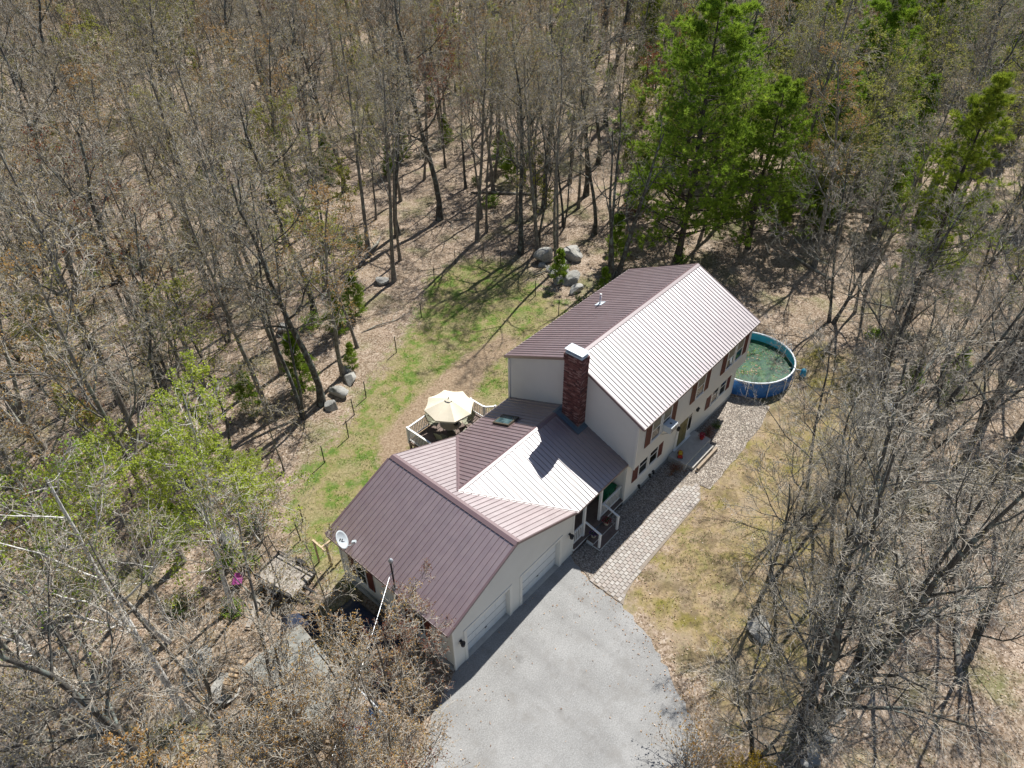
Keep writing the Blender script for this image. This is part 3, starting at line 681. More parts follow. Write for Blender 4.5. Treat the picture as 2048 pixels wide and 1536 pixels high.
# chimney
def chimney():
    cx0, cx1, cy0, cy1, zb, zt = -.62, -.02, 2.78, 3.82, 3.6, 8.35
    ch = MB().box(cx0+.012, cx1-.002, cy0+.012, cy1-.012, zb, zt-.01).build('chimney', MORTAR, HOUSE)
    bl, bh, g = .196, .063, .011; ch_h = bh+g
    pieces = []
    nz = int((zt-zb)/ch_h)
    for r in range(nz):
        z = zb+r*ch_h; o = (bl+g)/2 if r % 2 else 0; corb = .03 if r >= nz-5 else 0
        y = cy0-corb-(o if o else 0)
        while y < cy1+corb:
            a, c = max(y, cy0-corb), min(y+bl, cy1+corb)
            if c-a > .03: pieces.append(('x', a, c, z, corb))
            y += bl+g
        x = cx0-corb-o
        while x < cx1-.02:
            a, c = max(x, cx0+.02-corb), min(x+bl, cx1-.004)
            if c-a > .03: pieces.append(('y0', a, c, z, corb)); pieces.append(('y1', a, c, z, corb))
            x += bl+g
    vis = [p for p in pieces if p[0] == 'x' and p[3] > 4.05]; vis.sort(key=lambda p: -p[3])
    side = [p for p in pieces if p[0] == 'y0' and p[3] > 4.15]; side.sort(key=lambda p: -p[3])
    ind = set(map(id, (vis+side)[:0])); pick = []
    zz = sorted(vis+side, key=lambda p: -p[3])[:300]; ind = set(map(id, zz))
    rest = MB()
    for p in pieces:
        kind, a, c, z, co = p; pr = random.uniform(0, .006); m = random.choices(range(4), (4, 3, 2, 2))[0]
        b = MB() if id(p) in ind else rest
        if kind == 'x': b.box(cx0-co-pr, cx0+.03, a, c, z, z+bh, m if b is rest else 0)
        elif kind == 'y0': b.box(a, c, cy0-co-pr, cy0+.03, z, z+bh, m if b is rest else 0)
        else: b.box(a, c, cy1-.03, cy1+co+pr, z, z+bh, m if b is rest else 0)
        if b is not rest: b.build('brick', BRICKS[m], ch)
    tag(rest.build('side_bricks', BRICKS, ch), kind='stuff')
    cap = MB()
    for (x, y) in ((cx0+.06, cy0+.06), (cx1-.08, cy0+.06), (cx0+.06, cy1-.06), (cx1-.08, cy1-.06)): cap.box(x-.02, x+.02, y-.02, y+.02, zt, zt+.20)
    cap.box(cx0+.02, cx1-.04, cy0+.02, cy1-.02, zt-.02, zt+.06)
    cap.box(cx0-.0, cx1-.02, cy0-.02, cy1+.02, zt+.20, zt+.225)
    cap.build('chimney_cap', CAPM, ch)
    # lead flashing apron lying on both connector slopes
    sF = (ZC-ZL)/(YC-CE); sB = (ZL-ZC)/(CB-YC)
    def z(y): return ZC+(y-YC)*(sF if y < YC else sB)+.05
    fl = MB(); e = .24
    def q(x0, x1, y0, y1): fl.poly([(x0, y0, z(y0)), (x1, y0, z(y0)), (x1, y1, z(y1)), (x0, y1, z(y1))])
    q(cx0-e, -.03, cy0-e, cy0+.02); q(cx0-e, cx0+.02, cy0, cy1); q(cx0-e, cx0+.02, cy1, YC); q(cx0-e, -.03, YC, YC+.2); q(cx0+.02, -.03, cy1-.02, YC)
    h = .13; fl.poly([(cx0-.012, cy0-.01, z(cy0)), (cx0-.012, cy1, z(cy1)), (cx0-.012, cy1, z(cy1)+h), (cx0-.012, cy0-.01, z(cy0)+h)])
    fl.poly([(cx0-.012, cy0-.012, z(cy0)), (-.03, cy0-.012, z(cy0)), (-.03, cy0-.012, z(cy0)+h), (cx0-.012, cy0-.012, z(cy0)+h)])
    fl.build('chimney_flashing', LEAD, ch)
chimney()

# porch
def baluster_rail(rail, p, q, z0, z1, step=.125, w=.035):
    p, q = Vector(p), Vector(q); n = max(2, int((q-p).length/step))
    for i in range(1, n):
        c = p.lerp(q, i/n); MB().box(c.x-w/2, c.x+w/2, c.y-w/2, c.y+w/2, z0, z1).build('baluster', WHITE, rail)
PF = .2
pf = MB().box(-4.25, -.04, .02, 1.72, PF-.22, PF-.045).build('porch', WHITE, HOUSE)
for i in range(12):
    MB().box(-4.26, -.03, -.02+i*.145, -.02+i*.145+.138, PF-.043, PF).build('deck_board', DECKW, pf)
for x in (-3.3, -1.95): MB().box(x-.06, x+.06, .12, .24, PF, ZL-.1).build('post', WHITE, pf)
for x0, x1 in ((-4.2, -3.36), (-1.89, -.1)):
    rl = MB().bar((x0, .18, PF+.95), (x1, .18, PF+.95), .08, .05).build('railing', WHITE, HOUSE)
    MB().bar((x0, .18, PF+.12), (x1, .18, PF+.12), .05, .06).build('bottom_rail', WHITE, rl)
    baluster_rail(rl, (x0, .18, 0), (x1, .18, 0), PF+.15, PF+.93)
stp = MB().box(-3.25, -1.62, -.86, -.03, -.26, -.10).build('porch_steps', WHITE, HOUSE)
MB().box(-3.22, -1.65, -.46, -.03, -.10, .04).build('riser', WHITE, stp)
for y0 in (-.88, -.735, -.59): MB().box(-3.27, -1.6, y0, y0+.138, -.098, -.062).build('tread_board', DECKW, stp)
for y0 in (-.48, -.335, -.19): MB().box(-3.27, -1.6, y0, y0+.138, .042, .078).build('tread_board', DECKW, stp)
for x in (-3.2, -1.67):
    MB().box(x-.05, x+.05, -.82, -.72, -.062, .95).build('newel_post', WHITE, stp)
    MB().bar((x, -.80, .93), (x if x < -2 else x, .14, 1.16), .09, .06).build('handrail', WHITE, stp)

# ------------------------------------------------------------------ things on and around the house
def dish():
    e = empty('satellite_dish', (-12.62, 6.55, 2.95), 0, 'grey oval satellite dish on the garage roof corner', 'satellite dish')
    MB().tube([(0, 0, 0), (0, 0, .35), (-.12, .02, .55)], .028, 8).build('mast', GALV, e, True)
    MB().obox((.03, 0, -.02), (1, 0, .43), (0, 1, 0), (-.4, 0, 1), .14, .1, .012).build('foot', GALV, e)
    d = Vector((.50, -.74, .42)).normalized(); u = Vector((0, 0, 1)); sx = d.cross(u).normalized(); up = sx.cross(d); c0 = Vector((-.18, .05, .62))
    b = MB(); n = 28; rings = 6
    for k in range(rings+1):
        r = k/rings
        for i in range(n):
            a = 2*math.pi*i/n; p = c0+(sx*math.cos(a)*.36+up*math.sin(a)*.46)*max(r, .01)+d*(.11*r*r); b.v.append(tuple(p))
    for k in range(rings):
        for i in range(n): b.f.append((k*n+i, k*n+(i+1) % n, (k+1)*n+(i+1) % n, (k+1)*n+i)); b.m.append(0)
    rf = b.build('reflector', DISHM, e, True); s = rf.modifiers.new('s', 'SOLIDIFY'); s.thickness = .018
    tip = c0+d*.55-up*.28
    MB().tube([c0-up*.44+d*.1, c0-up*.45+d*.3, tip], .02, 6).build('arm', DISHM, e)
    MB().obox(tip, d, sx, up, .09, .06, .05).build('receiver', DISHM, e)
    t2 = MB()
    for p in (c0+sx*.02+d*.03+up*.05, c0-sx*.05+d*.04-up*.06): t2.obox(p, d, sx, up, .008, .05, .03)
    t2.build('maker_mark', BLACK, e)
dish()
def mast():
    e = empty('service_mast', (-12.62, 3.3, 2.6), 0, 'thin dark electrical service mast with weatherhead at the garage eave', 'service mast')
    MB().tube([(0, 0, -2.2), (0, 0, 1.9), (.02, .02, 2.05)], .04, 8).build('pipe', BLACK, e, True)
    MB().lathe([(.02, -.1), (.09, -.08), (.11, .02), (.06, .12), (.001, .14)], 10, (.04, .02, 2.12)).build('weatherhead', GALV, e, True)
    b = MB(); b.tube([(-.05, 0, 1.35), (-.14, -.02, 1.4)], .035, 6); b.tube([(0, 0, 1.3), (.1, .08, 1.2), (.2, .1, 1.6), (.06, .02, 2.05)], .012, 5); b.build('insulator', GALV, e)
    MB().lathe([(.05, -.02), (.13, 0), (.05, .06)], 10, (0, 0, .35)).build('roof_boot', GALV, e, True)
    w = []
    a, z = Vector((-12.76, 3.28, 4.0)), Vector((-24.5, -4.5, 5.2))
    for i in range(25): t_ = i/24; p = a.lerp(z, t_); p.z -= 1.1*4*t_*(1-t_)*.5; w.append(p)
    c = MB().tube(w, .009, 5).build('service_cable', GALV); tag(c, 'pale overhead cable sagging from the service mast across the side yard', 'cable')
mast()
def ac():
    e = empty('air_conditioner', (2.62, OV-.02, 3.80), 0, 'white window air conditioner in upstairs window beside red shutter', 'air conditioner')
    MB().box(-.33, .33, -.50, .02, 0, .40).build('casing', plain('ac_white', (.62, .68, .72), .5, .06, 4), e)
    g = MB()
    for i in range(9): g.box(-.29, .29, -.512, -.502, .05+i*.036, .072+i*.036)
    tag(g.build('grille', GALV, e), kind='stuff')
    MB().box(-.05, .05, -.32, -.22, .40, .408).build('drain_label', BLACK, e)
    for s in (-1, 1): MB().bar((s*.25, -.42, 0), (s*.25, .0, -.35), .03, .02).build('bracket', GALV, e)
ac()
def pot(x, y, z, mat, label):
    e = empty('flower_pot', (x, y, z), 0, label, 'flower pot', 'flower pots on the porch steps')
    MB().lathe([(.001, 0), (.11, 0), (.155, .2), (.165, .24), (.14, .24), (.13, .2)], 14).build('pot', POTM, e, True)
    for nm, m, n, sp in (('foliage', LEAFG, 60, .2), ('blossoms', mat, 90, .23)):
        b = MB()
        for i in range(n):
            a = random.uniform(0, 6.28); r = sp*math.sqrt(random.random()); h = .24+random.uniform(.0, .22)*(1-.4*r/sp)
            c = Vector((r*math.cos(a), r*math.sin(a), h)); d = Vector((random.gauss(0, 1), random.gauss(0, 1), random.gauss(.8, .5))).normalized()
            s1 = d.orthogonal().normalized()*.035; s2 = d.cross(s1); b.poly([c-s1, c-s2, c+s1, c+s2])
        b.build(nm, m, e)
pot(-2.93, -.22, .078, FLOWP, 'cream pot of dark purple flowers on the porch step nearer the garage')
pot(-1.86, -.24, .078, FLOWR, 'cream pot of crimson flowers on the porch step nearer the house')
e = empty('storage_bin', (-.48, .75, PF), 0, 'dark green lidded plastic bin behind the porch railing', 'storage bin')
b = MB(); b.box(-.38, .38, -.28, .28, 0, .78); b.build('body', GREENP, e)
b = MB(); b.box(-.42, .42, -.32, .32, .79, .84); b.box(-.36, .36, -.26, .26, .84, .88); b.build('lid', GREENP, e)
for s in (-.25, .25): MB().box(s-.04, s+.04, -.34, -.29, .70, .80).build('latch', BLACK, e)
def toy(name, x, y, z, label, cat, m1, m2):
    e = empty(name, (x, y, z), .5, label, cat)
    MB().prism([(-.25, -.12), (.22, -.12), (.3, 0), (.22, .12), (-.25, .12)], .07, .2).build('body', m1, e)
    MB().box(-.12, .1, -.1, .1, .2, .32).build('seat', m2, e)
    for (a, c) in ((-.17, -.13), (-.17, .13), (.17, -.13), (.17, .13)): MB().tube([(a, c-.02, .07), (a, c+.02, .07)], .07, 10).build('wheel', BLACK, e)
toy('ride_on_toy', 4.75, -.55, .17, 'red and yellow plastic ride-on toy on the front stoop', 'toy', REDP, YELP)
def mum(x, y, z, mat, label):
    e = empty('flower_pot', (x, y, z), 0, label, 'flower pot')
    MB().lathe([(.001, 0), (.1, 0), (.14, .22), (.12, .22)], 12).build('pot', REDP, e, True); b = MB()
    for i in range(80):
        d = Vector((random.gauss(0, 1), random.gauss(0, 1), abs(random.gauss(0, 1)))).normalized(); c = d*.2+Vector((0, 0, .26)); s1 = d.orthogonal().normalized()*.04; s2 = d.cross(s1); b.poly([c-s1, c-s2, c+s1, c+s2])
    b.build('blossoms', mat, e)
mum(6.75, -.75, .17, FLOWR, 'round pot of dark red flowers at the far end of the front stoop')
e = empty('edging_timber', (5.75, -1.72, -.22), 0, 'long weathered timber edging the bed in front of the stoop', 'timber')
MB().box(-1.15, 1.15, -.06, .06, 0, .13).build('lower_beam', TIMBER, e); MB().box(-1.05, 1.12, -.05, .07, .133, .25).build('upper_beam', TIMBER, e)

# ------------------------------------------------------------------ deck with umbrella, table, chairs
DF = .45
DECK_POLY = [(-4.55, 8.0), (-.3, 8.0), (-.3, 10.7), (-1.3, 11.7), (-4.55, 11.7)]
deck = empty('deck', (0, 0, 0), 0, 'low brown wooden deck with white railings behind the connector', 'deck')
b = MB(); b.prism([(x+(.05 if x < -4 else -.05 if x > -1 else 0), y-.04) for x, y in DECK_POLY], DF-.26, DF-.04); b.build('frame', TIMBER, deck)
y = 8.02
while y < 11.6:
    s = strip(DECK_POLY, 1, y, y+.138)
    if len(s) > 2: MB().prism(s, DF-.038, DF).build('deck_board', DECKW, deck)
    y += .145
for (x, y) in ((-4.45, 8.3), (-4.45, 11.6), (-2.4, 11.6), (-.4, 10.6), (-.4, 8.3)): MB().box(x-.06, x+.06, y-.06, y+.06, -.9, DF-.26).build('support_post', TIMBER, deck)
RP = [(-4.5, 8.05), (-4.5, 11.65), (-1.32, 11.65), (-.36, 10.68), (-.36, 9.6), (.1, 9.15)]
for i, (p, q) in enumerate(zip(RP[:-1], RP[1:])):
    rl = MB().bar((*p, DF+.95), (*q, DF+.95), .1, .05).build('railing', WHITE, deck)
    MB().bar((*p, DF+.12), (*q, DF+.12), .05, .06).build('bottom_rail', WHITE, rl)
    baluster_rail(rl, (*p, 0), (*q, 0), DF+.15, DF+.93)
for p in RP: MB().box(p[0]-.055, p[0]+.055, p[1]-.055, p[1]+.055, DF-.2, DF+1.02).build('rail_post', WHITE, deck)
st_ = MB()
for k in range(3): st_.box(-.28+k*.28, 0+k*.28, 8.2, 9.5, -.26, DF-.15-k*.17)
st_.build('stairs', DECKW, deck)
def umbrella(x, y):
    e = empty('patio_umbrella', (x, y, DF), R(12), 'open beige eight-sided patio umbrella on the deck', 'umbrella')
    MB().tube([(0, 0, 0), (0, 0, 2.55)], .024, 10).build('pole', BRONZE, e, True)
    MB().lathe([(.001, .07), (.1, .06), (.25, .03), (.26, 0)], 16).build('base', BRONZE, e, True)
    n = 8; rim, top = 1.42, 2.52; b = MB()
    for i in range(n):
        a0, a1 = 2*math.pi*i/n, 2*math.pi*(i+1)/n; m = 6
        def pt(r, s):
            a = a0+(a1-a0)*s; c = math.cos(math.pi/n)/math.cos((s-.5)*2*math.pi/n)
            sag = .05*math.sin(math.pi*s)*r
            rr = rim*r*c*(1-.03*math.sin(math.pi*s)*r); return (rr*math.cos(a), rr*math.sin(a), top-.50*r**1.12-sag)
        for j in range(5):
            r0, r1 = .11+.89*j/5, .11+.89*(j+1)/5
            for k in range(m): b.poly([pt(r0, k/m), pt(r1, k/m), pt(r1, (k+1)/m), pt(r0, (k+1)/m)])
        for k in range(m):
            p, q = Vector(pt(1, k/m)), Vector(pt(1, (k+1)/m)); b.poly([p, p-Vector((0, 0, .1)), q-Vector((0, 0, .1)), q])
    b.build('canopy', CANVAS, e)
    c = MB()
    for i in range(n):
        a0, a1 = 2*math.pi*i/n, 2*math.pi*(i+1)/n; c.poly([(0, 0, top+.06), (.24*math.cos(a0), .24*math.sin(a0), top-.03), (.24*math.cos(a1), .24*math.sin(a1), top-.03)])
    c.build('vent_cap', CANVAS, e)
    MB().lathe([(.03, 0), (.02, .06), (.001, .1)], 8, (0, 0, top+.06)).build('finial', BRONZE, e)
    for i in range(n):
        a = 2*math.pi*i/n; MB().tube([(0, 0, top-.06), (rim*.98*math.cos(a), rim*.98*math.sin(a), top-.52)], .01, 5).build('rib', BRONZE, e)
        MB().tube([(0, 0, 1.75), (rim*.5*math.cos(a), rim*.5*math.sin(a), top-.27)], .008, 5).build('strut', BRONZE, e)
UX, UY = -2.42, 10.3
umbrella(UX, UY)
e = empty('patio_table', (UX, UY, DF), 0, 'round patio table under the umbrella', 'table')
MB().lathe([(.001, .70), (.62, .70), (.64, .715), (.62, .73), (.001, .73)], 24).build('table_top', TABLEG, e)
for k in range(4):
    a = R(45+90*k); MB().tube([(.5*math.cos(a), .5*math.sin(a), 0), (.42*math.cos(a), .42*math.sin(a), .4), (.5*math.cos(a), .5*math.sin(a), .7)], .02, 6).build('leg', BRONZE, e)
tag(MB().lathe([(.001, .0), (.12, .0), (.16, .08), (.13, .08), (.1, .03), (.001, .03)], 8).build('bowl', BLACK, loc=(UX+.1, UY-.32, DF+.73)), 'small black bowl on the patio table', 'bowl')
def chair_meshes():
    parts = {}
    b = MB(); b.box(-.25, .25, -.24, .26, .40, .425); parts['seat'] = [(b.mesh('seat', CHAIRF))]
    b = MB(); b.obox((0, -.31, .74), (1, 0, 0), (0, .94, .34), (0, -.34, .94), .25, .012, .36); parts['backrest'] = [b.mesh('backrest', CHAIRF)]
    parts['leg'] = []
    for sx in (-1, 1):
        for sy in (-1, 1):
            b = MB(); b.tube([(sx*.27, sy*.26, .42), (sx*.29, sy*.30, 0)], .015, 6); parts['leg'].append(b.mesh('leg', BRONZE))
    parts['armrest'] = []
    for sx in (-1, 1):
        b = MB(); b.tube([(sx*.28, -.34, .66), (sx*.30, -.1, .68), (sx*.30, .25, .64), (sx*.28, .26, .42)], .018, 6); parts['armrest'].append(b.mesh('armrest', BRONZE))
    b = MB(); b.tube([(-.27, -.24, .42), (-.27, -.45, 1.1), (.27, -.45, 1.1), (.27, -.24, .42)], .015, 6); parts['back_frame'] = [b.mesh('back_frame', BRONZE)]
    return parts
CM = chair_meshes()
for ang, r, lab in ((195, 1.02, 'patio chair on the railing side of the table, facing the house'), (232, 1.05, 'patio chair at the table nearest the deck corner'), (285, 1.05, 'patio chair with its slatted back turned to the garage roof'),
                    (340, 1.0, 'patio chair on the connector roof side of the table'), (25, 1.05, 'patio chair on the house side of the table, under the umbrella'), (110, 1.05, 'patio chair hidden mostly beneath the umbrella canopy')):
    a = R(ang); o = empty('patio_chair', (UX+r*math.cos(a), UY+r*math.sin(a), DF), a+math.pi/2, lab, 'chair', 'patio chairs around the deck table')
    for nm, ms in CM.items():
        for me in ms: link(nm, me, o)

# ------------------------------------------------------------------ pool
def pool():
    cx, cy, r, h = 14.75, .45, 2.75, 1.15
    e = empty('swimming_pool', (cx, cy, -.25), 0, 'round blue above-ground pool with green water beyond the house', 'pool'); n = 48
    MB().lathe([(r, 0), (r+.03, .5), (r, h)], n).build('wall', POOLB, e, True)
    MB().lathe([(r-.03, h), (r-.03, .3)], n).build('liner', POOLI, e, True)
    b = MB(); b.tube([(r*math.cos(2*math.pi*i/n), r*math.sin(2*math.pi*i/n), h) for i in range(n+1)], .055, 8); b.build('rim', POOLRIM, e, True)
    b = MB(); b.poly([((r-.04)*math.cos(2*math.pi*i/n), (r-.04)*math.sin(2*math.pi*i/n), .62) for i in range(n)]); b.build('water', PWATER, e)
    fl = MB()
    for i in range(420):
        a = random.uniform(0, 6.28); q = (r-.15)*math.sqrt(random.random()); q = q if math.sin(a*2+q*1.7) > -.35 else q*.5; x, y = q*math.cos(a), q*math.sin(a); g = random.uniform(0, 6.28); w_ = random.uniform(.025, .07); z = .632+random.uniform(0, .008)
        fl.poly([(x+w_*math.cos(g+k*1.57)*(1 if k % 2 else .55), y+w_*math.sin(g+k*1.57)*(1 if k % 2 else .55), z) for k in range(4)], random.randrange(4))
    tag(fl.build('floating_leaves', [LITTER[0], LITTER[2], SHRUB, LEAFN], e), kind='stuff')
    for i in range(14):
        a = 2*math.pi*i/14; MB().tube([(1.035*r*math.cos(a), 1.035*r*math.sin(a), 0), (1.03*r*math.cos(a), 1.03*r*math.sin(a), h-.02)], .03, 8).build('leg', POOLRIM, e)
    a = R(-28); d = Vector((math.cos(a), math.sin(a), 0)); s = Vector((-d.y, d.x, 0)); c = d*r
    l = empty('pool_ladder', (cx, cy, -.25), 0, 'white A-frame ladder straddling the rim of the pool', 'ladder')
    for k in (-1, 1):
        o = s*(.24*k); MB().tube([c+d*.55+o, c+d*.2+o+V3(0, 0, 1.2), c+d*.1+o+V3(0, 0, 1.55), c-d*.1+o+V3(0, 0, 1.55), c-d*.2+o+V3(0, 0, 1.2), c-d*.45+o+V3(0, 0, .25)], .022, 8).build('rail', WHITE, l, True)
    for z, t_ in ((.3, .47), (.6, .38), (.9, .29)): MB().bar(c+d*t_+s*-.24+V3(0, 0, z), c+d*t_+s*.24+V3(0, 0, z), .09, .03).build('step', TARPL, l)
pool()
e = empty('pool_pump', (16.6, -2.5, -.25), .3, 'small pale blue pump beside the pool ladder', 'pump')
MB().lathe([(.001, .5), (.14, .48), (.17, .4), (.17, .06), (.2, .05), (.2, 0)], 14).build('tank', POOLI, e, True); MB().tube([(.15, 0, .2), (.45, 0, .2)], .09, 10).build('motor', POOLRIM, e, True)
MB().tube([(0, .1, .4), (-.2, .5, .5), (-.5, .9, .7)], .03, 6).build('hose', WHITE, e)
e = empty('cooler_box', (17.0, -8.0, ghf(17, -8)), .4, 'small bright blue box lying under the trees past the front lawn', 'box')
MB().box(-.22, .22, -.15, .15, 0, .25).build('body', TARPL, e); MB().box(-.24, .24, -.17, .17, .255, .31).build('lid', POOLRIM, e)

# ------------------------------------------------------------------ rocks
def rock_mesh(seed, sub=4):
    import bmesh
    rg = np.random.default_rng(seed); bm = bmesh.new(); bmesh.ops.create_icosphere(bm, subdivisions=sub, radius=1)
    V = np.array([v.co[:] for v in bm.verts]); planes = rg.normal(size=(13, 3))*np.array([1, 1, .8]); planes /= np.linalg.norm(planes, axis=1)[:, None]
    off = rg.uniform(.40, .80, 13); r = np.ones(len(V))
    for p, o in zip(planes, off):
        c = V@p; m = c > .05; r[m] = np.minimum(r[m], o/c[m])
    fr = rg.uniform(1.5, 5, (8, 3)); ph = rg.uniform(0, 6, 8)
    nz = sum(np.sin(V@f+p) for f, p in zip(fr, ph))/8; V = V*(r*(1+.07*nz))[:, None]
    for v, c in zip(bm.verts, V): v.co = c
    me = bpy.data.meshes.new('boulder'); bm.to_mesh(me); bm.free(); me.materials.append(ROCK)
    me.polygons.foreach_set('use_smooth', [False]*len(me.polygons)); return me
RM = [rock_mesh(s) for s in range(6)]
def boulder(x, y, sx, sy, sz, label, group='boulders at the lawn edge', k=None):
    o = link('boulder', RM[random.randrange(6) if k is None else k]); o.location = (x, y, ghf(x, y)+sz*.3); o.scale = (sx, sy, sz); o.rotation_euler = (random.uniform(-.2, .2), random.uniform(-.2, .2), random.uniform(0, 6.28))
    return tag(o, label, 'boulder', group)
for args in ((17.2, 19.4, 1.0, .9, .85, 'large grey boulder at the back of the lawn, against the tree trunks'), (19.3, 18.2, 1.5, 1.1, .95, 'largest flat grey boulder behind the lawn pile, nearest the wood'), (16.4, 18.9, .45, .4, .3, 'small flat stone at the top of the boulder pile'),
             (16.2, 18.1, .5, .42, .36, 'small grey stone between the lawn and the large boulders'), (15.9, 17.4, .6, .5, .45, 'medium rounded stone in the middle of the boulder pile'), (16.6, 17.0, .85, .7, .75, 'tall rounded grey boulder in the middle of the pile'),
             (16.0, 15.9, 1.15, .95, .75, 'broad pale boulder at the house end of the pile'), (15.2, 16.4, .6, .5, .6, 'angular stone leaning on the broad pale boulder'), (15.1, 14.7, .8, .55, .42, 'low pale boulder nearest the rear roof of the house'),
             (17.9, 17.9, .35, .3, .28, 'smallest stone beside the large flat boulder'),
             (-2.7, 19.2, .8, .55, .6, 'dark angular boulder at the foot of the trees by the wire fence'), (-4.1, 18.6, .85, .6, .45, 'long pale boulder by the wire fence'), (-5.2, 18.0, .6, .5, .5, 'rounded boulder against the twin trunks by the fence'),
             (-2.2, 20.1, .5, .4, .4, 'small boulder behind the fence line'), (6.6, 26.8, .8, .6, .5, 'grey boulder in the leaves behind the far lawn'), (2.4, 28.4, .7, .6, .5, 'grey boulder half sunk in the leaf litter'), (-2.3, 27.2, .6, .5, .4, 'small boulder alone in the leaf litter')):
    boulder(*args)
for x, y, s, lab in ((-14.6, 14.4, .9, 'pale flat boulder among the side yard bushes'), (-12.9, 15.4, .75, 'rounded boulder beside the fence near the side yard'), (-19.6, 9.2, 1.1, 'large flat rock below the pale birch trunk'), (-19.4, 7.4, 1.0, 'flat grey rock beside the firewood'), ):
    boulder(x, y, s*1.1, s*.85, s*.32, lab, 'rocks in the side yard')
boulder(-2.2, -8.9, .62, .95, .55, 'pale granite boulder standing on the front lawn', 'lone boulder', 2)
e = empty('stone_wall', (0, 0, 0), 0, 'low dry stone wall under the trees right of the driveway', 'stone wall')
x, y = -7.2, -13.6
for i in range(46):
    t_ = i/45; x = -7.6+13.5*t_; y = -13.4+.5*math.sin(t_*5)+random.uniform(-.25, .25); s = random.uniform(.2, .38)
    o = link('stone', RM[random.randrange(6)], e, (x, y, ghf(x, y)+s*.4+(.22 if i % 3 == 0 else 0))); o.scale = (s*1.2, s, s*.75); o.rotation_euler = (random.uniform(-.3, .3), 0, random.uniform(0, 6))

# ------------------------------------------------------------------ fence and side yard
fe = empty('wire_fence', (0, 0, 0), 0, 'thin wire fence on dark posts curving around the back lawn', 'fence')
FP = [(-12.6, 11.0), (-11.8, 11.9), (-8.4, 14.5), (-6.2, 15.1), (-4.7, 16.4), (-3.2, 17.1), (1.2, 19.2), (5.2, 21.0), (9.2, 23.8), (12.2, 24.5), (14.5, 23.6), (14.3, 21.5), (15.0, 19.3), (12.7, 16.6), (11.8, 13.7)]
for x, y in FP:
    z = ghf(x, y); MB().tube([(x, y, z-.1), (x+random.uniform(-.04, .04), y, z+1.3)], .032, 6).build('post', DARKM, fe)
w = MB()
for p, q in zip(FP[:-1], FP[1:]):
    for h in (.3, .75, 1.2): w.tube([(p[0], p[1], ghf(*p)+h), (q[0], q[1], ghf(*q)+h)], .0035, 3)
w.build('wire', DARKM, fe)

def trailer():
    e = empty('utility_trailer', (-14.42, 9.72, ghf(-14.4, 9.7)), R(11), 'small utility trailer with weathered plywood bed and raised black ramp gate', 'trailer')
    for i in range(5): MB().box(-.74+i*.297, -.74+i*.297+.29, -1.15, 1.15, .52, .55).build('bed_board', PLY, e)
    f = MB()
    for s in (-1, 1): f.box(s*.80-.03, s*.80+.03, -1.2, 1.2, .44, .58); f.box(-.77, .77, s*1.2-.03, s*1.2+.03, .44, .58); f.box(s*.8-.025, s*.8+.025, -1.2, 1.15, .80, .85)
    for s in (-1, 1):
        for y in (-1.18, 0, 1.15): f.box(s*.8-.025, s*.8+.025, y-.025, y+.025, .58, .80)
    f.box(-.05, .05, -2.0, -1.2, .45, .53); f.build('frame', BLACK, e)
    g = MB(); tl = .35
    for k in range(5): x = -.78+k*.39; g.bar((x, 1.22, .58), (x, 1.22+tl, 1.75), .04, .03)
    for k in range(3): z = .58+k*.585; y = 1.22+tl*k/2; g.bar((-.78, y, z), (.78, y, z), .04, .04)
    g.build('ramp_gate', BLACK, e)
    for s in (-1, 1):
        MB().tube([(s*.88, -.1, .28), (s*1.06, -.1, .28)], .28, 16).build('wheel', BLACK, e); MB().box(s*.97-.11, s*.97+.11, -.46, .26, .60, .64).build('fender', BLACK, e)
trailer()
def shelter():
    zg_ = -.95; e = empty('wood_shelter', (0, 0, zg_), 0, 'open lean-to with flat grey roof sheltering firewood beside the garage', 'shelter')
    P = [(-15.9, 6.1), (-16.2, 2.6), (-18.2, 1.9), (-18.7, 6.2)]
    rf = MB().prism(P, 2.08, 2.16).build('roof', MEMB, e)
    for x, y in P: x += .15 if x < -17 else -.15; y += .15 if y < 4 else -.15; MB().box(x-.05, x+.05, y-.05, y+.05, 0, 2.08).build('post', TIMBER, e)
    for (p, q) in zip(P, P[1:]+P[:1]): MB().bar((*p, 2.03), (*q, 2.03), .05, .12).build('beam', TIMBER, e)
shelter()
def firewood(cx, cy, rz, nx, nz, label):
    e = empty('firewood_stack', (cx, cy, ghf(cx, cy)), rz, label, 'firewood', 'firewood stacks by the shelter')
    b = MB(); b.box(-nx*.1, nx*.1, -.2, .2, 0, .06); b.build('pallet', TIMBER, e)
    for k in range(nz):
        for i in range(nx):
            r = random.uniform(.07, .1); x = -nx*.1+.1+i*.2+random.uniform(-.03, .03); z = .14+k*.165; m = MB()
            m.tube([(x, -.22+random.uniform(-.05, .05), z), (x+random.uniform(-.03, .03), .22+random.uniform(-.05, .05), z)], r, 5); o = m.build('log', CUTW if random.random() < .7 else TIMBER, e)
firewood(-19.2, 4.9, R(80), 9, 6, 'split firewood stacked outside the shelter, rows nearer the birch')
firewood(-19.0, 2.9, R(75), 8, 5, 'pale split firewood stacked at the front end of the shelter')
firewood(-18.9, 7.2, R(30), 7, 4, 'short firewood stack behind the shelter')
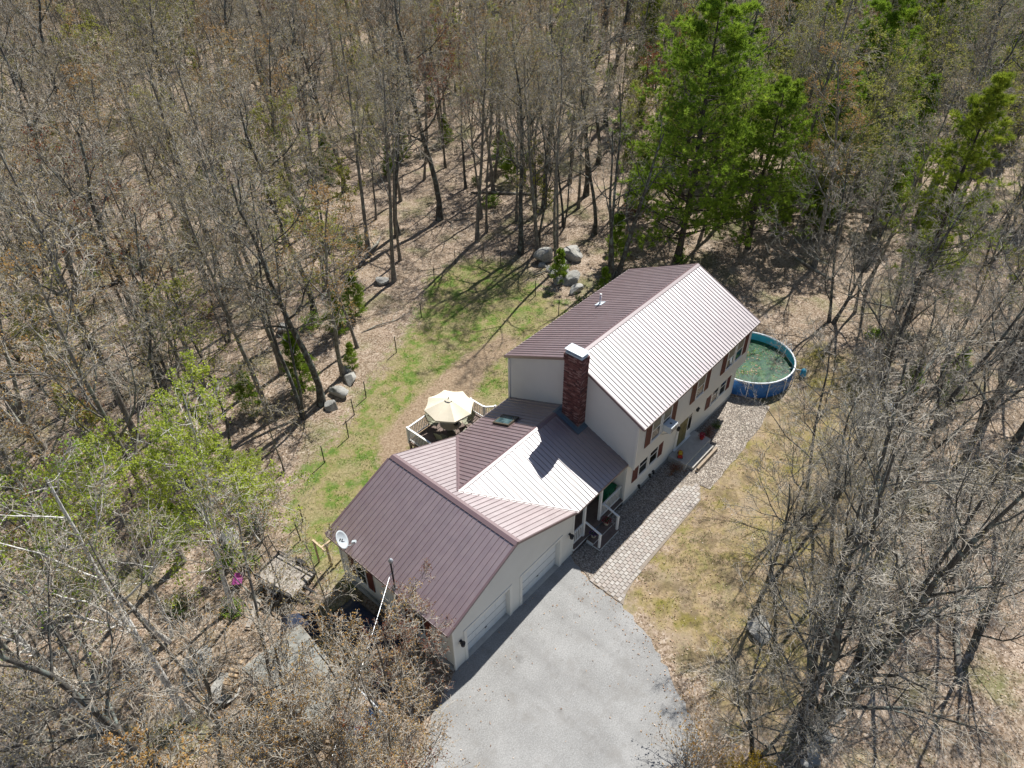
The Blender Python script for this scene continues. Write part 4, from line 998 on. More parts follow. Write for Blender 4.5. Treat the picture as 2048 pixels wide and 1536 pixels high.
def tarp(name, cx, cy, sx, sy, h, rz, mat, label):
    n = 14; X, Y = np.meshgrid(np.linspace(-1, 1, n), np.linspace(-1, 1, n)); rg = np.random.default_rng(int(abs(cx*10)))
    d = np.maximum(abs(X), abs(Y)); Z = h*(1-sstep((d-.55)/.45))*(1+.08*np.sin(X*5+1)*np.cos(Y*4))+rg.uniform(-.03, .03, X.shape)*h
    V = np.stack([X*sx, Y*sy, np.maximum(Z, .0)], -1).reshape(-1, 3); i = np.arange(n-1); I, J = np.meshgrid(i, i); b = (J*n+I).ravel(); F = np.stack([b, b+1, b+n+1, b+n], 1)
    me = np_mesh(name, V, np.full(len(F), 4), F.ravel(), mat, smooth=True); o = link(name, me, None, (cx, cy, ghf(cx, cy)+.02), rz); return tag(o, label, 'tarp')
tarp('tarp_covered_pile', -13.8, 4.6, .9, 1.9, .9, 0, TARPB, 'dark navy tarp over a long pile along the garage foundation')
tarp('tarp_covered_pile', -14.3, 1.9, .8, .9, .8, .3, TARPB, 'dark tarp covered heap near the front corner of the garage')
tarp('tarp_covered_pile', -15.4, 7.4, .6, .9, .6, .9, TARPB, 'small dark tarp heap between the trailer and the lean-to')
def cart():
    e = empty('boat_trailer', (-16.6, 1.3, ghf(-16.6, 1.3)), R(0), 'white and blue metal frame with blue tarp beneath the red-budded tree', 'frame trailer')
    for s in (-1, 1):
        MB().tube([(s*.7, -1.4, .55), (s*.72, 1.3, .62)], .05, 8).build('side_rail', POOLRIM if s > 0 else TARPL, e, True)
    for y in (-1.2, -.4, .5, 1.2): MB().bar((-.7, y, .57), (.7, y, .59), .05, .05).build('cross_bar', POOLRIM, e)
    b = MB(); n = 8
    for i in range(n):
        for j in range(n):
            def p(a, c): return (-.6+1.2*a/n, -1.1+1.3*c/n, .5-.22*math.sin(math.pi*a/n)*math.sin(math.pi*c/n)+.03*math.sin(a*2.1+c))
            b.poly([p(i, j), p(i+1, j), p(i+1, j+1), p(i, j+1)])
    b.build('tarp', TARPL, e)
    for s in (-1, 1): MB().tube([(s*.75, .2, .27), (s*.9, .2, .27)], .27, 14).build('wheel', BLACK, e)
    for y in (-1.35, 1.25):
        for s in (-1, 1): MB().tube([(s*.7, y, .55), (s*.7, y, 0)], .025, 6).build('stand', POOLRIM, e)
cart()
def barrow():
    e = empty('wheelbarrow', (-15.9, 11.6, ghf(-15.9, 11.6)), .8, 'pink wheelbarrow standing among the side yard boards', 'wheelbarrow')
    b = MB(); b.v = [(-.3, -.22, .3), (.25, -.2, .3), (.25, .2, .3), (-.3, .22, .3), (-.5, -.34, .62), (.45, -.3, .58), (.45, .3, .58), (-.5, .34, .62)]; b.f = [(0, 3, 2, 1), (0, 1, 5, 4), (1, 2, 6, 5), (2, 3, 7, 6), (3, 0, 4, 7)]; b.m = [0]*5
    e.scale = (.75,)*3; b.build('tray', PINKP, e); MB().tube([(.5, -.04, .18), (.5, .04, .18)], .18, 14).build('wheel', BLACK, e)
    for s in (-1, 1): MB().tube([(.5, s*.08, .18), (-.2, s*.2, .28), (-.9, s*.26, .6)], .02, 6).build('handle', TIMBER, e); MB().tube([(-.2, s*.2, .28), (-.25, s*.24, 0)], .015, 6).build('leg', BLACK, e)
barrow()
for (x, y, rz, L, lab) in ((-16.6, 11.2, .55, 1.9, 'long weathered plank lying beside the pink wheelbarrow'), (-15.7, 10.3, .6, 1.6, 'weathered plank lying parallel to the trailer'), (-16.4, 9.6, .62, 1.8, 'grey plank on the leaves nearest the lean-to')):
    e = empty('plank', (x, y, ghf(x, y)+.05), rz, lab, 'plank'); MB().box(-L/2, L/2, -.13, .13, 0, .05).build('board', TIMBER, e); MB().box(-L/2+.1, L/2-.2, -.1, .12, .053, .10).build('upper_board', PLY, e)
# timber frame behind the garage corner
e = empty('timber_frame', (-12.1, 8.55, -.3), 0, 'open pale lumber frame standing behind the rear garage corner', 'timber frame')
for x in (-.45, .6): MB().box(x-.045, x+.045, -.045, .045, -.3, 1.75).build('post', PINEW, e)
MB().bar((-.75, 0, 1.72), (.9, 0, 1.72), .09, .09).build('top_rail', PINEW, e); MB().bar((-.7, .7, 1.70), (-.7, -.3, 1.70), .09, .07).build('cross_rail', PINEW, e); MB().box(-.74, -.66, .6, .68, -.3, 1.67).build('post', PINEW, e)

# ------------------------------------------------------------------ vegetation
def nrm(a): return a/np.maximum(np.linalg.norm(a, axis=-1, keepdims=True), 1e-9)
def grow(rg, start, d, length, K, up, wob):
    N = len(start); P = np.zeros((N, K, 3)); P[:, 0] = start; d = nrm(d); st = (length/(K-1))[:, None]
    for k in range(1, K):
        d = nrm(d+rg.normal(0, wob, (N, 3))+np.array([0, 0, up])); P[:, k] = P[:, k-1]+d*st
    return P
def children(rg, P, Rd, LEN, n, tlo, thi, ang, angsd, lr, rr, taper=.45, lpow=1.0):
    N, K, _ = P.shape; idx = np.repeat(np.arange(N), n)
    t = tlo+(thi-tlo)*((np.tile(np.arange(n), N)+rg.uniform(0, 1, N*n))/n)
    f = t*(K-1); k = np.minimum(f.astype(int), K-2); u = (f-k)[:, None]
    pos = P[idx, k]*(1-u)+P[idx, k+1]*u; rad = Rd[idx, k]*(1-u[:, 0])+Rd[idx, k+1]*u[:, 0]
    T = nrm(P[idx, k+1]-P[idx, k]); az = np.tile(np.arange(n), N)*2.39996+rg.uniform(0, 6.28, N)[idx]+rg.normal(0, .4, N*n)
    ref = np.where(abs(T[:, 2:3]) > .9, np.array([[1., 0, 0]]), np.array([[0, 0, 1.]])); a = nrm(np.cross(T, ref)); b = np.cross(T, a)
    th = np.radians(rg.normal(ang, angsd, N*n))[:, None]
    d = T*np.cos(th)+(a*np.cos(az)[:, None]+b*np.sin(az)[:, None])*np.sin(th)
    L = LEN[idx]*lr*(1-taper*t**lpow)*rg.uniform(.7, 1.25, N*n); r = np.minimum(rad*.8, np.maximum(rad*rr, .004))
    return pos, d, L, r, t
class Acc:
    def __init__(s): s.V = []; s.F = []; s.n = 0; s.lp = []; s.mi = []
    def tubes(s, P, Rd, S, m=0):
        N, K, _ = P.shape
        if N == 0: return
        T = np.empty_like(P); T[:, 1:-1] = P[:, 2:]-P[:, :-2]; T[:, 0] = P[:, 1]-P[:, 0]; T[:, -1] = P[:, -1]-P[:, -2]; T = nrm(T)
        ref = np.array([.31, .17, .935]) if True else None
        hor = abs(T[:, :1] @ ref) > .9
        rf = np.where(hor[..., None], np.array([1., .2, 0]), ref)
        a = nrm(np.cross(T, rf)); b = np.cross(T, a); an = np.arange(S)*2*np.pi/S
        V = P[:, :, None]+(a[:, :, None]*np.cos(an)[None, None, :, None]+b[:, :, None]*np.sin(an)[None, None, :, None])*Rd[:, :, None, None]
        base = (np.arange(N)*K*S)[:, None, None]; k = np.arange(K-1)[None, :, None]; j = np.arange(S)[None, None]; j2 = (j+1) % S
        F = np.stack([base+k*S+j, base+k*S+j2, base+(k+1)*S+j2, base+(k+1)*S+j], -1)
        s.V.append(V.reshape(-1, 3)); s.F.append((F+s.n).reshape(-1)); nf = N*(K-1)*S; s.lp.append(np.full(nf, 4)); s.mi.append(np.full(nf, m)); s.n += N*K*S
    def quads(s, rg, C, size, m=1, d=None, aspect=.6):
        N = len(C)
        if N == 0: return
        a = nrm(rg.normal(0, 1, (N, 3))) if d is None else nrm(d+rg.normal(0, .5, (N, 3))); b = nrm(np.cross(a, rg.normal(0, 1, (N, 3))))
        sz = size*rg.uniform(.6, 1.4, N)[:, None]; V = np.stack([C-a*sz, C-b*sz*aspect, C+a*sz, C+b*sz*aspect], 1)
        F = np.arange(N*4)+s.n; s.V.append(V.reshape(-1, 3)); s.F.append(F); s.lp.append(np.full(N, 4)); s.mi.append(np.full(N, m)); s.n += N*4
    def blades(s, rg, C, D, n, length, width, spread, m=1):
        """n thin needles per point C fanning around D"""
        N = len(C); C = np.repeat(C, n, 0); D = np.repeat(D, n, 0); d = nrm(D+rg.normal(0, spread, (N*n, 3))); w = nrm(np.cross(d, rg.normal(0, 1, (N*n, 3))))*width
        L = (length*rg.uniform(.7, 1.2, N*n))[:, None]; V = np.stack([C-w, C+w, C+d*L], 1); F = np.arange(N*n*3)+s.n
        s.V.append(V.reshape(-1, 3)); s.F.append(F); s.lp.append(np.full(N*n, 3)); s.mi.append(np.full(N*n, m)); s.n += N*n*3
    def mesh(s, name, mats, smooth=False):
        return np_mesh(name, np.concatenate(s.V), np.concatenate(s.lp), np.concatenate(s.F), mats, np.concatenate(s.mi), smooth)
def trunk_line(rg, H, r0, K=10, lean=(0, 0), wob=.05, top=.22, flare=1.5):
    P = grow(rg, np.zeros((1, 3)), np.array([[lean[0], lean[1], 1.]]), np.array([H]), K, .12, wob)
    P[:, :, 2] -= .15
    t = np.linspace(0, 1, K); r = r0*(1-(1-top)*t); r[0] *= flare; return P, r[None]
def hardwood(seed, H, r0, bark_m, twig_m, bud_m, limbs=11, tlo=.30, ang=42, stems=1, budn=1, bud=.05, sub=(6, 6, 5), spread=1.0, lean=(0, 0), up=.055, leafy=0, leafsize=.07, llen=.42, wob=.05):
    rg = np.random.default_rng(seed); T = Acc(); Cn = Acc(); Ps = []; Rs = []
    for i in range(stems):
        a = 6.28*i/stems+rg.uniform(0, 1); k = 0 if stems == 1 else rg.uniform(.14, .34)*(1.25 if stems > 4 else 1)
        P, r = trunk_line(rg, H*(1 if i == 0 else rg.uniform(.75, 1)), r0*(1 if stems == 1 else rg.uniform(.6, .9)), 11, (lean[0]+k*math.cos(a), lean[1]+k*math.sin(a)), wob)
        if stems > 1: P[:, :, :2] += np.array([math.cos(a), math.sin(a)])*r0*.9
        Ps.append(P); Rs.append(r)
    P0, R0 = np.concatenate(Ps), np.concatenate(Rs); T.tubes(P0, R0, 8)
    L0 = np.full(len(P0), H)
    p, d, L, r, t = children(rg, P0, R0, L0, limbs, tlo, .97, ang, 9, llen*spread, .55, .62)
    P1 = grow(rg, p, d, L, 7, up, .15); R1 = r[:, None]*np.linspace(1, .25, 7)[None]; T.tubes(P1, R1, 5)
    p, d, L2, r, t = children(rg, P1, R1, L, sub[0], .22, .98, 40, 12, .52, .6, .5)
    P2 = grow(rg, p, d, L2, 5, up*.7, .13); R2 = np.maximum(r[:, None]*np.linspace(1, .35, 5)[None], .010); T.tubes(P2, R2, 4)
    p, d, L3, r, t = children(rg, P2, R2, L2, sub[1], .2, 1, 42, 14, .55, .62, .4)
    P3 = grow(rg, p, d, L3, 4, up*.5, .14); R3 = np.maximum(r[:, None]*np.linspace(1, .5, 4)[None], .0072); Cn.tubes(P3, R3, 3, 0)
    p, d, L4, r, t = children(rg, P3, R3, L3, sub[2], .25, 1, 40, 15, .6, .7, .3)
    L4 = np.maximum(L4, .16); P4 = grow(rg, p, d, L4, 3, up*.4, .14); R4 = np.maximum(r[:, None]*np.linspace(1, .7, 3)[None], .0058); Cn.tubes(P4, R4, 3, 0)
    tips = P4[:, -1]
    for k in range(budn): Cn.quads(rg, (tips if k == 0 else P4[:, 1])+rg.normal(0, .025, tips.shape), bud, 1)
    if leafy:
        for k in range(leafy): u = rg.uniform(0, 1, (len(P4), 1)); Cn.quads(rg, P4[:, 1]*(1-u)+P4[:, 2]*u+rg.normal(0, .06, tips.shape), leafsize, 1, aspect=.7)
    return T.mesh('trunk', bark_m, True), Cn.mesh('crown', [twig_m, bud_m])
def pine(seed, H, r0, need, nb=80, reach=.26, tlo=.16, tuft=5, blade=13, nl=.20, nw=.016, shape=.9):
    rg = np.random.default_rng(seed); T = Acc(); Cn = Acc(); P0, R0 = trunk_line(rg, H, r0, 12, (rg.uniform(-.03, .03),)*2, .018, .1); T.tubes(P0, R0, 8)
    p, d, L, r, t = children(rg, P0, R0, np.array([H]), nb, tlo, .985, 78, 9, 1, .34, 0)
    env = (np.clip((1-t)/(1-tlo), 0, 1)**shape*.93+.06)*np.where(t < tlo+.15, .75, 1)
    L = H*reach*env*rg.uniform(.55, 1.15, len(t)); keep = rg.random(len(t)) > .06; p, d, L, r = p[keep], d[keep], L[keep], np.minimum(r[keep], .02+.012*L[keep])
    P1 = grow(rg, p, d, L, 7, .055, .07); R1 = r[:, None]*np.linspace(1, .2, 7)[None]; T.tubes(P1, R1, 4)
    p, d, L2, r, t2 = children(rg, P1, R1, L, 11, .28, 1, 52, 14, .36, .5, .35); d[:, 2] *= .35; d[:, 2] += .08
    P2 = grow(rg, p, d, np.maximum(L2, .25), 4, .06, .12); R2 = np.maximum(r[:, None]*np.linspace(1, .4, 4)[None], .004); Cn.tubes(P2, R2, 3, 0)
    for k in range(tuft):
        u = (k+rg.uniform(0, 1, (len(P2), 1)))/tuft*2.98; i = np.minimum(u.astype(int)[:, 0], 2); fr = u-i[:, None]; ar = np.arange(len(P2))
        c = P2[ar, i]*(1-fr)+P2[ar, i+1]*fr; dd = nrm(P2[ar, i+1]-P2[ar, i]); m = u[:, 0] > .5
        c = c+rg.normal(0, .07, c.shape); Cn.blades(rg, c[m], (dd+np.array([0, 0, .35]))[m], blade, nl, nw, .75, 1)
    return T.mesh('trunk', BARKP, True), Cn.mesh('crown', [BARKP, need])
def bush(seed, h, w, mat, n=26, leaf=.055, per=16, twig=None):
    rg = np.random.default_rng(seed); T = Acc(); Cn = Acc(); d = rg.normal(0, 1, (n, 3)); d[:, 2] = abs(d[:, 2])+.6; d[:, :2] *= w/h
    P = grow(rg, rg.normal(0, .08*w, (n, 3))*np.array([1, 1, 0]), d, h*rg.uniform(.6, 1.1, n), 6, .02, .16); Rd = np.full((n, 6), 1)*np.linspace(.018, .005, 6); T.tubes(P, Rd, 3)
    p, d2, L, r, t = children(rg, P, Rd, np.full(n, h), 9, .25, 1, 45, 15, .4, .6); P2 = grow(rg, p, d2, L, 4, .02, .2); Cn.tubes(P2, np.maximum(r[:, None]*np.linspace(1, .5, 4), .003), 3, 0)
    for k in range(per): u = rg.uniform(.2, 2.9, len(P2)); i = u.astype(int); f = (u-i)[:, None]; ar = np.arange(len(P2)); Cn.quads(rg, P2[ar, i]*(1-f)+P2[ar, np.minimum(i+1, 3)]*f+rg.normal(0, .05, (len(P2), 3)), leaf, 1, aspect=.6)
    return T.mesh('stems', twig or TWIGD, True), Cn.mesh('foliage', [twig or TWIGD, mat])

def place(name, meshes, x, y, rz, s, label, cat='tree', group=None, parts=('trunk', 'crown'), z=None, sz=None):
    e = empty(name, (x, y, ghf(x, y) if z is None else z), rz, label, cat, group); e.scale = (s, s, s*(sz or 1))
    for nm, me in zip(parts, meshes): link(nm, me, e)
    return e

# tree kinds of the wood: (meshes, label, name)
KINDS = [
    (hardwood(1, 16.5, .17, BARK, TWIG, BUDT, 11, .40, 44, budn=1, bud=.045, sub=(6, 5, 5)), 'bare hardwood with spreading limbs and tan buds', 'bare_hardwood_tree'),
    (hardwood(2, 17.5, .24, BARKD, TWIG, BUDP, 11, .34, 46, budn=1, bud=.045, sub=(6, 6, 5), wob=.09), 'bare dark-trunked hardwood with mauve buds', 'bare_hardwood_tree'),
    (hardwood(3, 15.5, .12, BARK, TWIG, BUDT, 10, .50, 36, sub=(6, 5, 4), bud=.045), 'slender bare hardwood with narrow grey crown', 'bare_hardwood_tree'),
    (hardwood(4, 15, .18, BARK, TWIG, BUDO, 11, .34, 48, budn=2, bud=.055, sub=(6, 5, 5), wob=.08), 'bare hardwood hazed with orange-tan buds', 'bare_hardwood_tree'),
    (hardwood(5, 13, .12, BARKD, TWIGD, BUDR, 10, .40, 42, sub=(6, 5, 4), budn=2, bud=.055), 'slim maple hazed with red-brown buds', 'budding_maple_tree'),
    (hardwood(6, 14, .14, BARK, TWIG, BUDY, 11, .32, 46, sub=(6, 5, 5), budn=2, bud=.075), 'hardwood hazed with yellow-green buds', 'budding_hardwood_tree'),
    (hardwood(7, 16, .16, BARKD, TWIG, BUDT, 8, .30, 44, stems=2, bud=.045, sub=(6, 5, 5), wob=.08), 'twin-stemmed bare grey hardwood', 'bare_hardwood_tree'),
    (hardwood(8, 9.5, .055, BARK, TWIG, BUDT, 10, .28, 44, sub=(5, 4, 4), bud=.05, budn=1), 'thin bare sapling with tan buds', 'sapling_tree'),
    (hardwood(9, 7, .045, BARKD, TWIGD, BUDY, 10, .22, 46, sub=(5, 4, 4), bud=.08, budn=2), 'thin sapling with yellow-green buds', 'sapling_tree'),
]
PINES = [pine(21, 20, .27, NEED, 112, .40, .10, tuft=5, blade=18, nl=.34, nw=.026, shape=.62), pine(22, 17, .22, NEEDY, 95, .29, .18, nl=.26, nw=.02), pine(23, 6, .07, NEED, 60, .36, .05, tuft=4, blade=10, nl=.22, nw=.018), pine(24, 14, .18, NEED, 85, .27, .22, nl=.26, nw=.02)]
BUSH = [bush(31, 1.2, 1.3, SHRUB, n=18, per=7, leaf=.05), bush(32, 1.1, 1.2, LEAFN, n=18, per=6), bush(33, 1.6, 1.4, BUDR, per=4, leaf=.05)]

GREEN_ZONE = lambda x, y: x > 19 and y < x*.72-2      # the evergreen side of the wood, beyond the house
PLACED = []
def free(x, y, dmin):
    for (a, b) in PLACED:
        if (a-x)**2+(b-y)**2 < dmin*dmin: return False
    return True
def put(kind, x, y, s=1, label=None, group=None, rz=None, name=None):
    me, lab, nm = kind; PLACED.append((x, y))
    return place(name or nm, me, x, y, random.uniform(0, 6.28) if rz is None else rz, s, label or lab, 'tree', group)

# --- individual trees seen at definite places
TRI = hardwood(41, 14, .24, BARKD, TWIG, BUDT, 6, .3, 46, stems=3, sub=(4, 4, 3), bud=.015, up=.05, llen=.34)
put((TRI, '', ''), 18.5, 13.7, 1, 'three-stemmed bare tree with lichen bark at the rear corner of the house roof', None, .4, 'bare_hardwood_tree')
for k_, x, y, s_, lab in ((0, 24.2, 11.4, .98, 'tall broad green white pine directly behind the house roof'), (0, 29.5, 8.0, .68, 'shorter green pine tucked behind the tall broad one, towards the pool'), (1, 27.5, -5.4, 1.0, 'tall yellow-green pine at the right edge of the wood'), (0, 38, 6.6, .62, 'mid-sized green pine standing among bare stems beyond the pool'), (3, 47, 2.6, .8, 'green pine far back on the right side'),
                          (3, 38.4, .6, .6, 'small green pine among the bare trees beyond the pool'), (2, 40.8, -3, .95, 'young bright green pine under the right-hand trees'), (2, 20.8, 15.0, .7, 'young pine beside the three-stemmed bare tree'), (2, -5.3, 20.6, .75, 'young pine behind the trunks at the fence bend'), (2, -8.6, 21.2, .55, 'small young pine in the leaves left of the fence bend'), (2, 2.2, 24.6, .6, 'young pine behind the middle of the back lawn'), (1, 34, 17, .95, 'yellow-green pine rising behind the tall broad one')):
    place('pine_tree' if k_ != 2 else 'young_pine_tree', PINES[k_], x, y, x*3.1, s_, lab, 'tree'); PLACED.append((x, y))
for x, y, k, s, rz, lab in ((16.8, 21.6, 1, .92, .3, 'dark bare tree at the top corner of the back lawn'), (17.6, 20.5, 0, .95, 2, 'bare tree right behind the large boulders'), (18.6, 21.2, 6, .9, 3.3, 'twin-stemmed bare tree behind the boulder pile'), (19.4, 19.9, 2, .95, 4, 'slender bare tree beside the largest boulder'),
                        (16.1, 25.8, 0, 1, 5, 'bare tree in the leaves behind the lawn corner, first row'), (17.7, 26.2, 2, .95, 1, 'slim bare tree standing just behind the lawn corner tree'),
                        (-6.9, 18.6, 6, .95, .5, 'thick twin-stemmed tree by the wire fence bend'), (-5.4, 18.7, 1, .9, 2.6, 'dark bare tree among the boulders by the fence'), (-2.7, 19.9, 3, .88, 1.7, 'spreading bare tree behind the long pale boulder'), (-8.3, 19.8, 0, .9, 2, 'bare tree left of the thick twin stems by the fence'),
                        (-5.1, 23.2, 0, 1, 2.2, 'bare tree in the second row behind the fence bend'), (-11, 27.3, 1, 1, 4, 'dark bare tree deep in the left wood'), (7.3, 26.3, 0, .98, 4.4, 'bare tree behind the far side of the back lawn'), (9.7, 28.3, 2, 1, 1, 'slender bare tree behind the far lawn boulder')):
    put(KINDS[k], x, y, s, lab, 'trees edging the back lawn', rz)
FR = hardwood(51, 14.5, .24, BARKD, TWIG, BUDT, 9, .14, 44, stems=3, sub=(7, 7, 5), bud=.02, up=.09, spread=1.15)
FRB = hardwood(54, 17, .24, BARKD, TWIG, BUDT, 9, .16, 36, stems=6, sub=(6, 5, 5), bud=.02, up=.07, spread=.95, llen=.36)
FR2 = hardwood(52, 13.5, .20, BARKD, TWIG, BUDP, 13, .16, 46, stems=1, sub=(7, 7, 5), bud=.022, up=.10, spread=1.15)
FR3 = hardwood(53, 13, .17, BARKD, TWIG, BUDT, 9, .12, 42, stems=2, sub=(7, 6, 5), bud=.02, up=.10, spread=1.2)
for m, x, y, s, rz, lab in ((FRB, -5.0, -12.3, 1, .3, 'large many-stemmed bare tree by the stone wall nearest the driveway'), (FR3, -.6, -12.9, .9, 1.2, 'bare spreading tree next along the stone wall from the driveway'), (FR3, 2.4, -10.4, .92, 2.1, 'bare twin-stemmed tree at the edge of the front lawn'),
                            (FR2, 9.6, -10.8, .95, 3, 'bare tree with forked limbs beyond the front lawn'), (FR3, 6.3, -13.8, .8, 4, 'twin-stemmed bare tree behind the far end of the stone wall'), (FR3, 16.4, -8.8, .95, 5, 'bare twin-stemmed tree near the small blue box'), (FR3, -7.4, -11.4, .72, 3.6, 'smaller bare tree leaning over the driveway edge'),
                            (FR3, .9, -8.0, .80, 5.2, 'thin twin-stemmed tree overhanging the front lawn by the granite boulder'), (FR3, 5.6, -7.6, .82, 1.1, 'thin twin-stemmed bare tree in the middle of the front lawn edge'), (FR2, 12.4, -7.6, .8, 4.6, 'bare tree beside the front lawn nearest the pool pump'), (FR3, 3.2, -16.4, .8, 2.4, 'twin-stemmed bare tree past the stone wall by the mossy log'), (FR2, 13.6, -12.6, 1, .8, 'bare tree at the right edge of the wood past the lawn'), (FR2, 20.5, -6.0, .9, 2.2, 'bare tree beyond the mossy patch past the pool'), (FR3, 23.5, -1.5, .95, 1.4, 'bare twin-stemmed tree behind the pool')):
    put((m, '', ''), x, y, s, lab, 'bare trees along the right side', rz, 'bare_hardwood_tree')
BIR = hardwood(61, 14, .17, BARKB, TWIG, LEAFN, 9, .32, 44, stems=1, sub=(6, 5, 4), bud=.05, budn=1, lean=(-.10, .06), leafy=0, up=.08)
BIRL = hardwood(62, 12.5, .12, BARKB, TWIG, LEAFY, 12, .34, 46, stems=2, sub=(6, 6, 4), bud=.05, budn=2, leafy=3, leafsize=.045, up=.05)
MAP1 = hardwood(63, 12.5, .17, BARK, TWIG, BUDO, 10, .20, 42, stems=2, sub=(6, 5, 5), budn=1, bud=.026, up=.08)
MAP2 = hardwood(64, 9.0, .12, BARK, TWIG, BUDO, 9, .12, 48, stems=4, sub=(6, 5, 4), budn=2, bud=.032, up=.06, spread=1.1)
MAPR = hardwood(65, 7.6, .09, BARK, TWIG, BUDR, 9, .15, 46, stems=3, sub=(6, 4, 4), budn=2, bud=.034, up=.07)
for m, x, y, s, rz, nm, lab in ((BIR, -21.0, 7.4, 1, 0, 'birch_tree', 'white-barked birch with a leaning trunk behind the firewood'), (BIR, -23.6, 9.6, .95, .5, 'birch_tree', 'second white birch at the left edge, behind the first'),
                                (BIRL, -17.0, 10.4, 1.0, .7, 'birch_tree', 'leafing birch with bright yellow-green foliage by the side yard'), (BIRL, -19.7, 11.4, .95, 2.9, 'birch_tree', 'leafing birch with pale stems left of the brightest green one'), (BIRL, -13.9, 12.6, .5, 1.9, 'birch_tree', 'small leafing birch beside the wire fence'),
                                (MAP1, -19.9, 2.0, 1, .2, 'budding_maple_tree', 'dark maple with orange buds in front of the shelter'), (MAP1, -21.6, 4.2, .95, 2.4, 'budding_maple_tree', 'forked maple with orange buds left of the firewood'),
                                (MAP2, -16.9, -.6, 1, .9, 'budding_maple_tree', 'low bushy maple full of orange buds at the driveway edge'), (MAPR, -14.4, .7, .8, .4, 'budding_maple_tree', 'small red-budded maple against the garage corner'), (MAP2, -18.4, -2.3, .9, 2.8, 'budding_maple_tree', 'orange-budded maple at the bottom beside the driveway'),
                                (MAP1, -18.9, .5, .8, 4.4, 'budding_maple_tree', 'tan-budded maple whose crown screens the grey shelter roof'), (MAP2, -19.9, -.9, 1, 1.7, 'budding_maple_tree', 'bushy many-stemmed maple at the bottom left of the shelter'), (KINDS[7][0], -15.1, 5.3, .85, 1.5, 'sapling_tree', 'thin sapling between the tarp heap and the trailer'), (KINDS[7][0], -15.6, 8.0, .8, 3.5, 'sapling_tree', 'thin sapling right beside the plywood trailer'), (KINDS[3][0], -23.0, .4, .8, 1.2, 'bare_hardwood_tree', 'tan-budded tree at the bottom edge left of the shelter'), (MAPR, -19.4, -5.2, 1.1, 1.4, 'budding_maple_tree', 'red-budded maple whose twigs reach over the bottom of the driveway'), (KINDS[1][0], -22.6, 2.6, .85, 2, 'bare_hardwood_tree', 'dark-trunked bare tree below the white birches'), (KINDS[6][0], -25.2, 4.4, .8, 2.2, 'bare_hardwood_tree', 'twin-stemmed bare tree near the lower left corner'), (KINDS[3][0], -27, 12.5, .85, .6, 'bare_hardwood_tree', 'tan-budded tree at the left edge below the wood'), (KINDS[2][0], -20.3, 6.0, .8, 5.1, 'bare_hardwood_tree', 'slender bare tree behind the firewood stacks'), (KINDS[0][0], -24.4, 6.6, .85, 1, 'bare_hardwood_tree', 'bare grey tree at the lower left corner'), (KINDS[2][0], -26.2, 9.4, .85, 3, 'bare_hardwood_tree', 'slender bare tree at the far lower left'), (KINDS[3][0], -22.8, 12.2, .8, 4, 'bare_hardwood_tree', 'bare tree between the two white birches and the wood'), (KINDS[7][0], -16.0, 12.6, .9, 5, 'sapling_tree', 'thin sapling standing over the planks')):
    put((m, '', ''), x, y, s, lab, 'trees around the side yard', rz, nm)
ORB = bush(34, 2.6, 2.3, BUDO, n=34, per=5, leaf=.04, twig=TWIG); YEL = bush(35, 1.7, 1.5, FORS, n=34, per=16, leaf=.035, twig=TWIG)
SH = ('stems', 'foliage')
place('budding_shrub', ORB, -9.6, -9.6, 1, 1.1, 'orange-budded shrub at the bottom edge of the driveway', 'shrub', None, SH); place('flowering_shrub', YEL, -8.6, -11.6, 1, 1, 'yellow flowering shrub at the foot of the trees by the driveway', 'shrub', None, SH)

# --- the wood
def in_yard(x, y):
    if sdist(x, y, BACK_LAWN) > -1.2 or sdist(x, y, FRONT_LAWN) > -1.5 or sdist(x, y, DRIVE) > -1.5: return True
    if -21.5 < x < 13.5 and -14.5 < y < 10.5: return True
    if (x-14.75)**2+(y-.45)**2 < 22: return True
    if -20 < x < -11 and 8 < y < 14.5: return True
    if -9 < x < 18 and -19.5 < y < -11: return True
    return False
def visible(x, y, h=14, m=1.08):
    yaw, pitch = .7265, .6885; fw = np.array([math.cos(yaw)*math.cos(pitch), math.sin(yaw)*math.cos(pitch), -math.sin(pitch)]); r = np.array([math.sin(yaw), -math.cos(yaw), 0]); u = np.cross(r, fw)
    for z in (0, h*.5, h):
        d = np.array([x, y, z])-CAMP; w = d@fw
        if w > 1 and abs(d@r/w) < .701*m and abs(d@u/w) < .526*m: return True
    return False
rgw = np.random.default_rng(5); cand = []
while len(cand) < 8200:
    x = rgw.uniform(-60, 190); y = rgw.uniform(-45, 210)
    dist = math.hypot(x-CAMP[0], y-CAMP[1])
    if dist > 225: continue
    cand.append((dist, x, y))
cand.sort(); wood = []; cell = {}
def near_cell(x, y, d):
    i, j = int(x//4), int(y//4)
    for a in (-1, 0, 1):
        for b in (-1, 0, 1):
            for (p, q) in cell.get((i+a, j+b), ()):
                if (p-x)**2+(q-y)**2 < d*d: return True
    return False
for p in PLACED: cell.setdefault((int(p[0]//4), int(p[1]//4)), []).append(p)
for dist, x, y in cand:
    if dist < 16: continue
    if in_yard(x, y) or near_cell(x, y, 2.0+.65*(.5+.5*math.sin(x*.23+2*math.sin(y*.11)))) or (13 < x < 28 and -1 < y < 16): continue
    if not visible(x, y) and not (visible(x-9, y-2) and dist < 70): continue
    cell.setdefault((int(x//4), int(y//4)), []).append((x, y)); wood.append((dist, x, y))
nind = {}; far_pts = []
WEST = ' left of the back lawn'; 
LABELLED = []
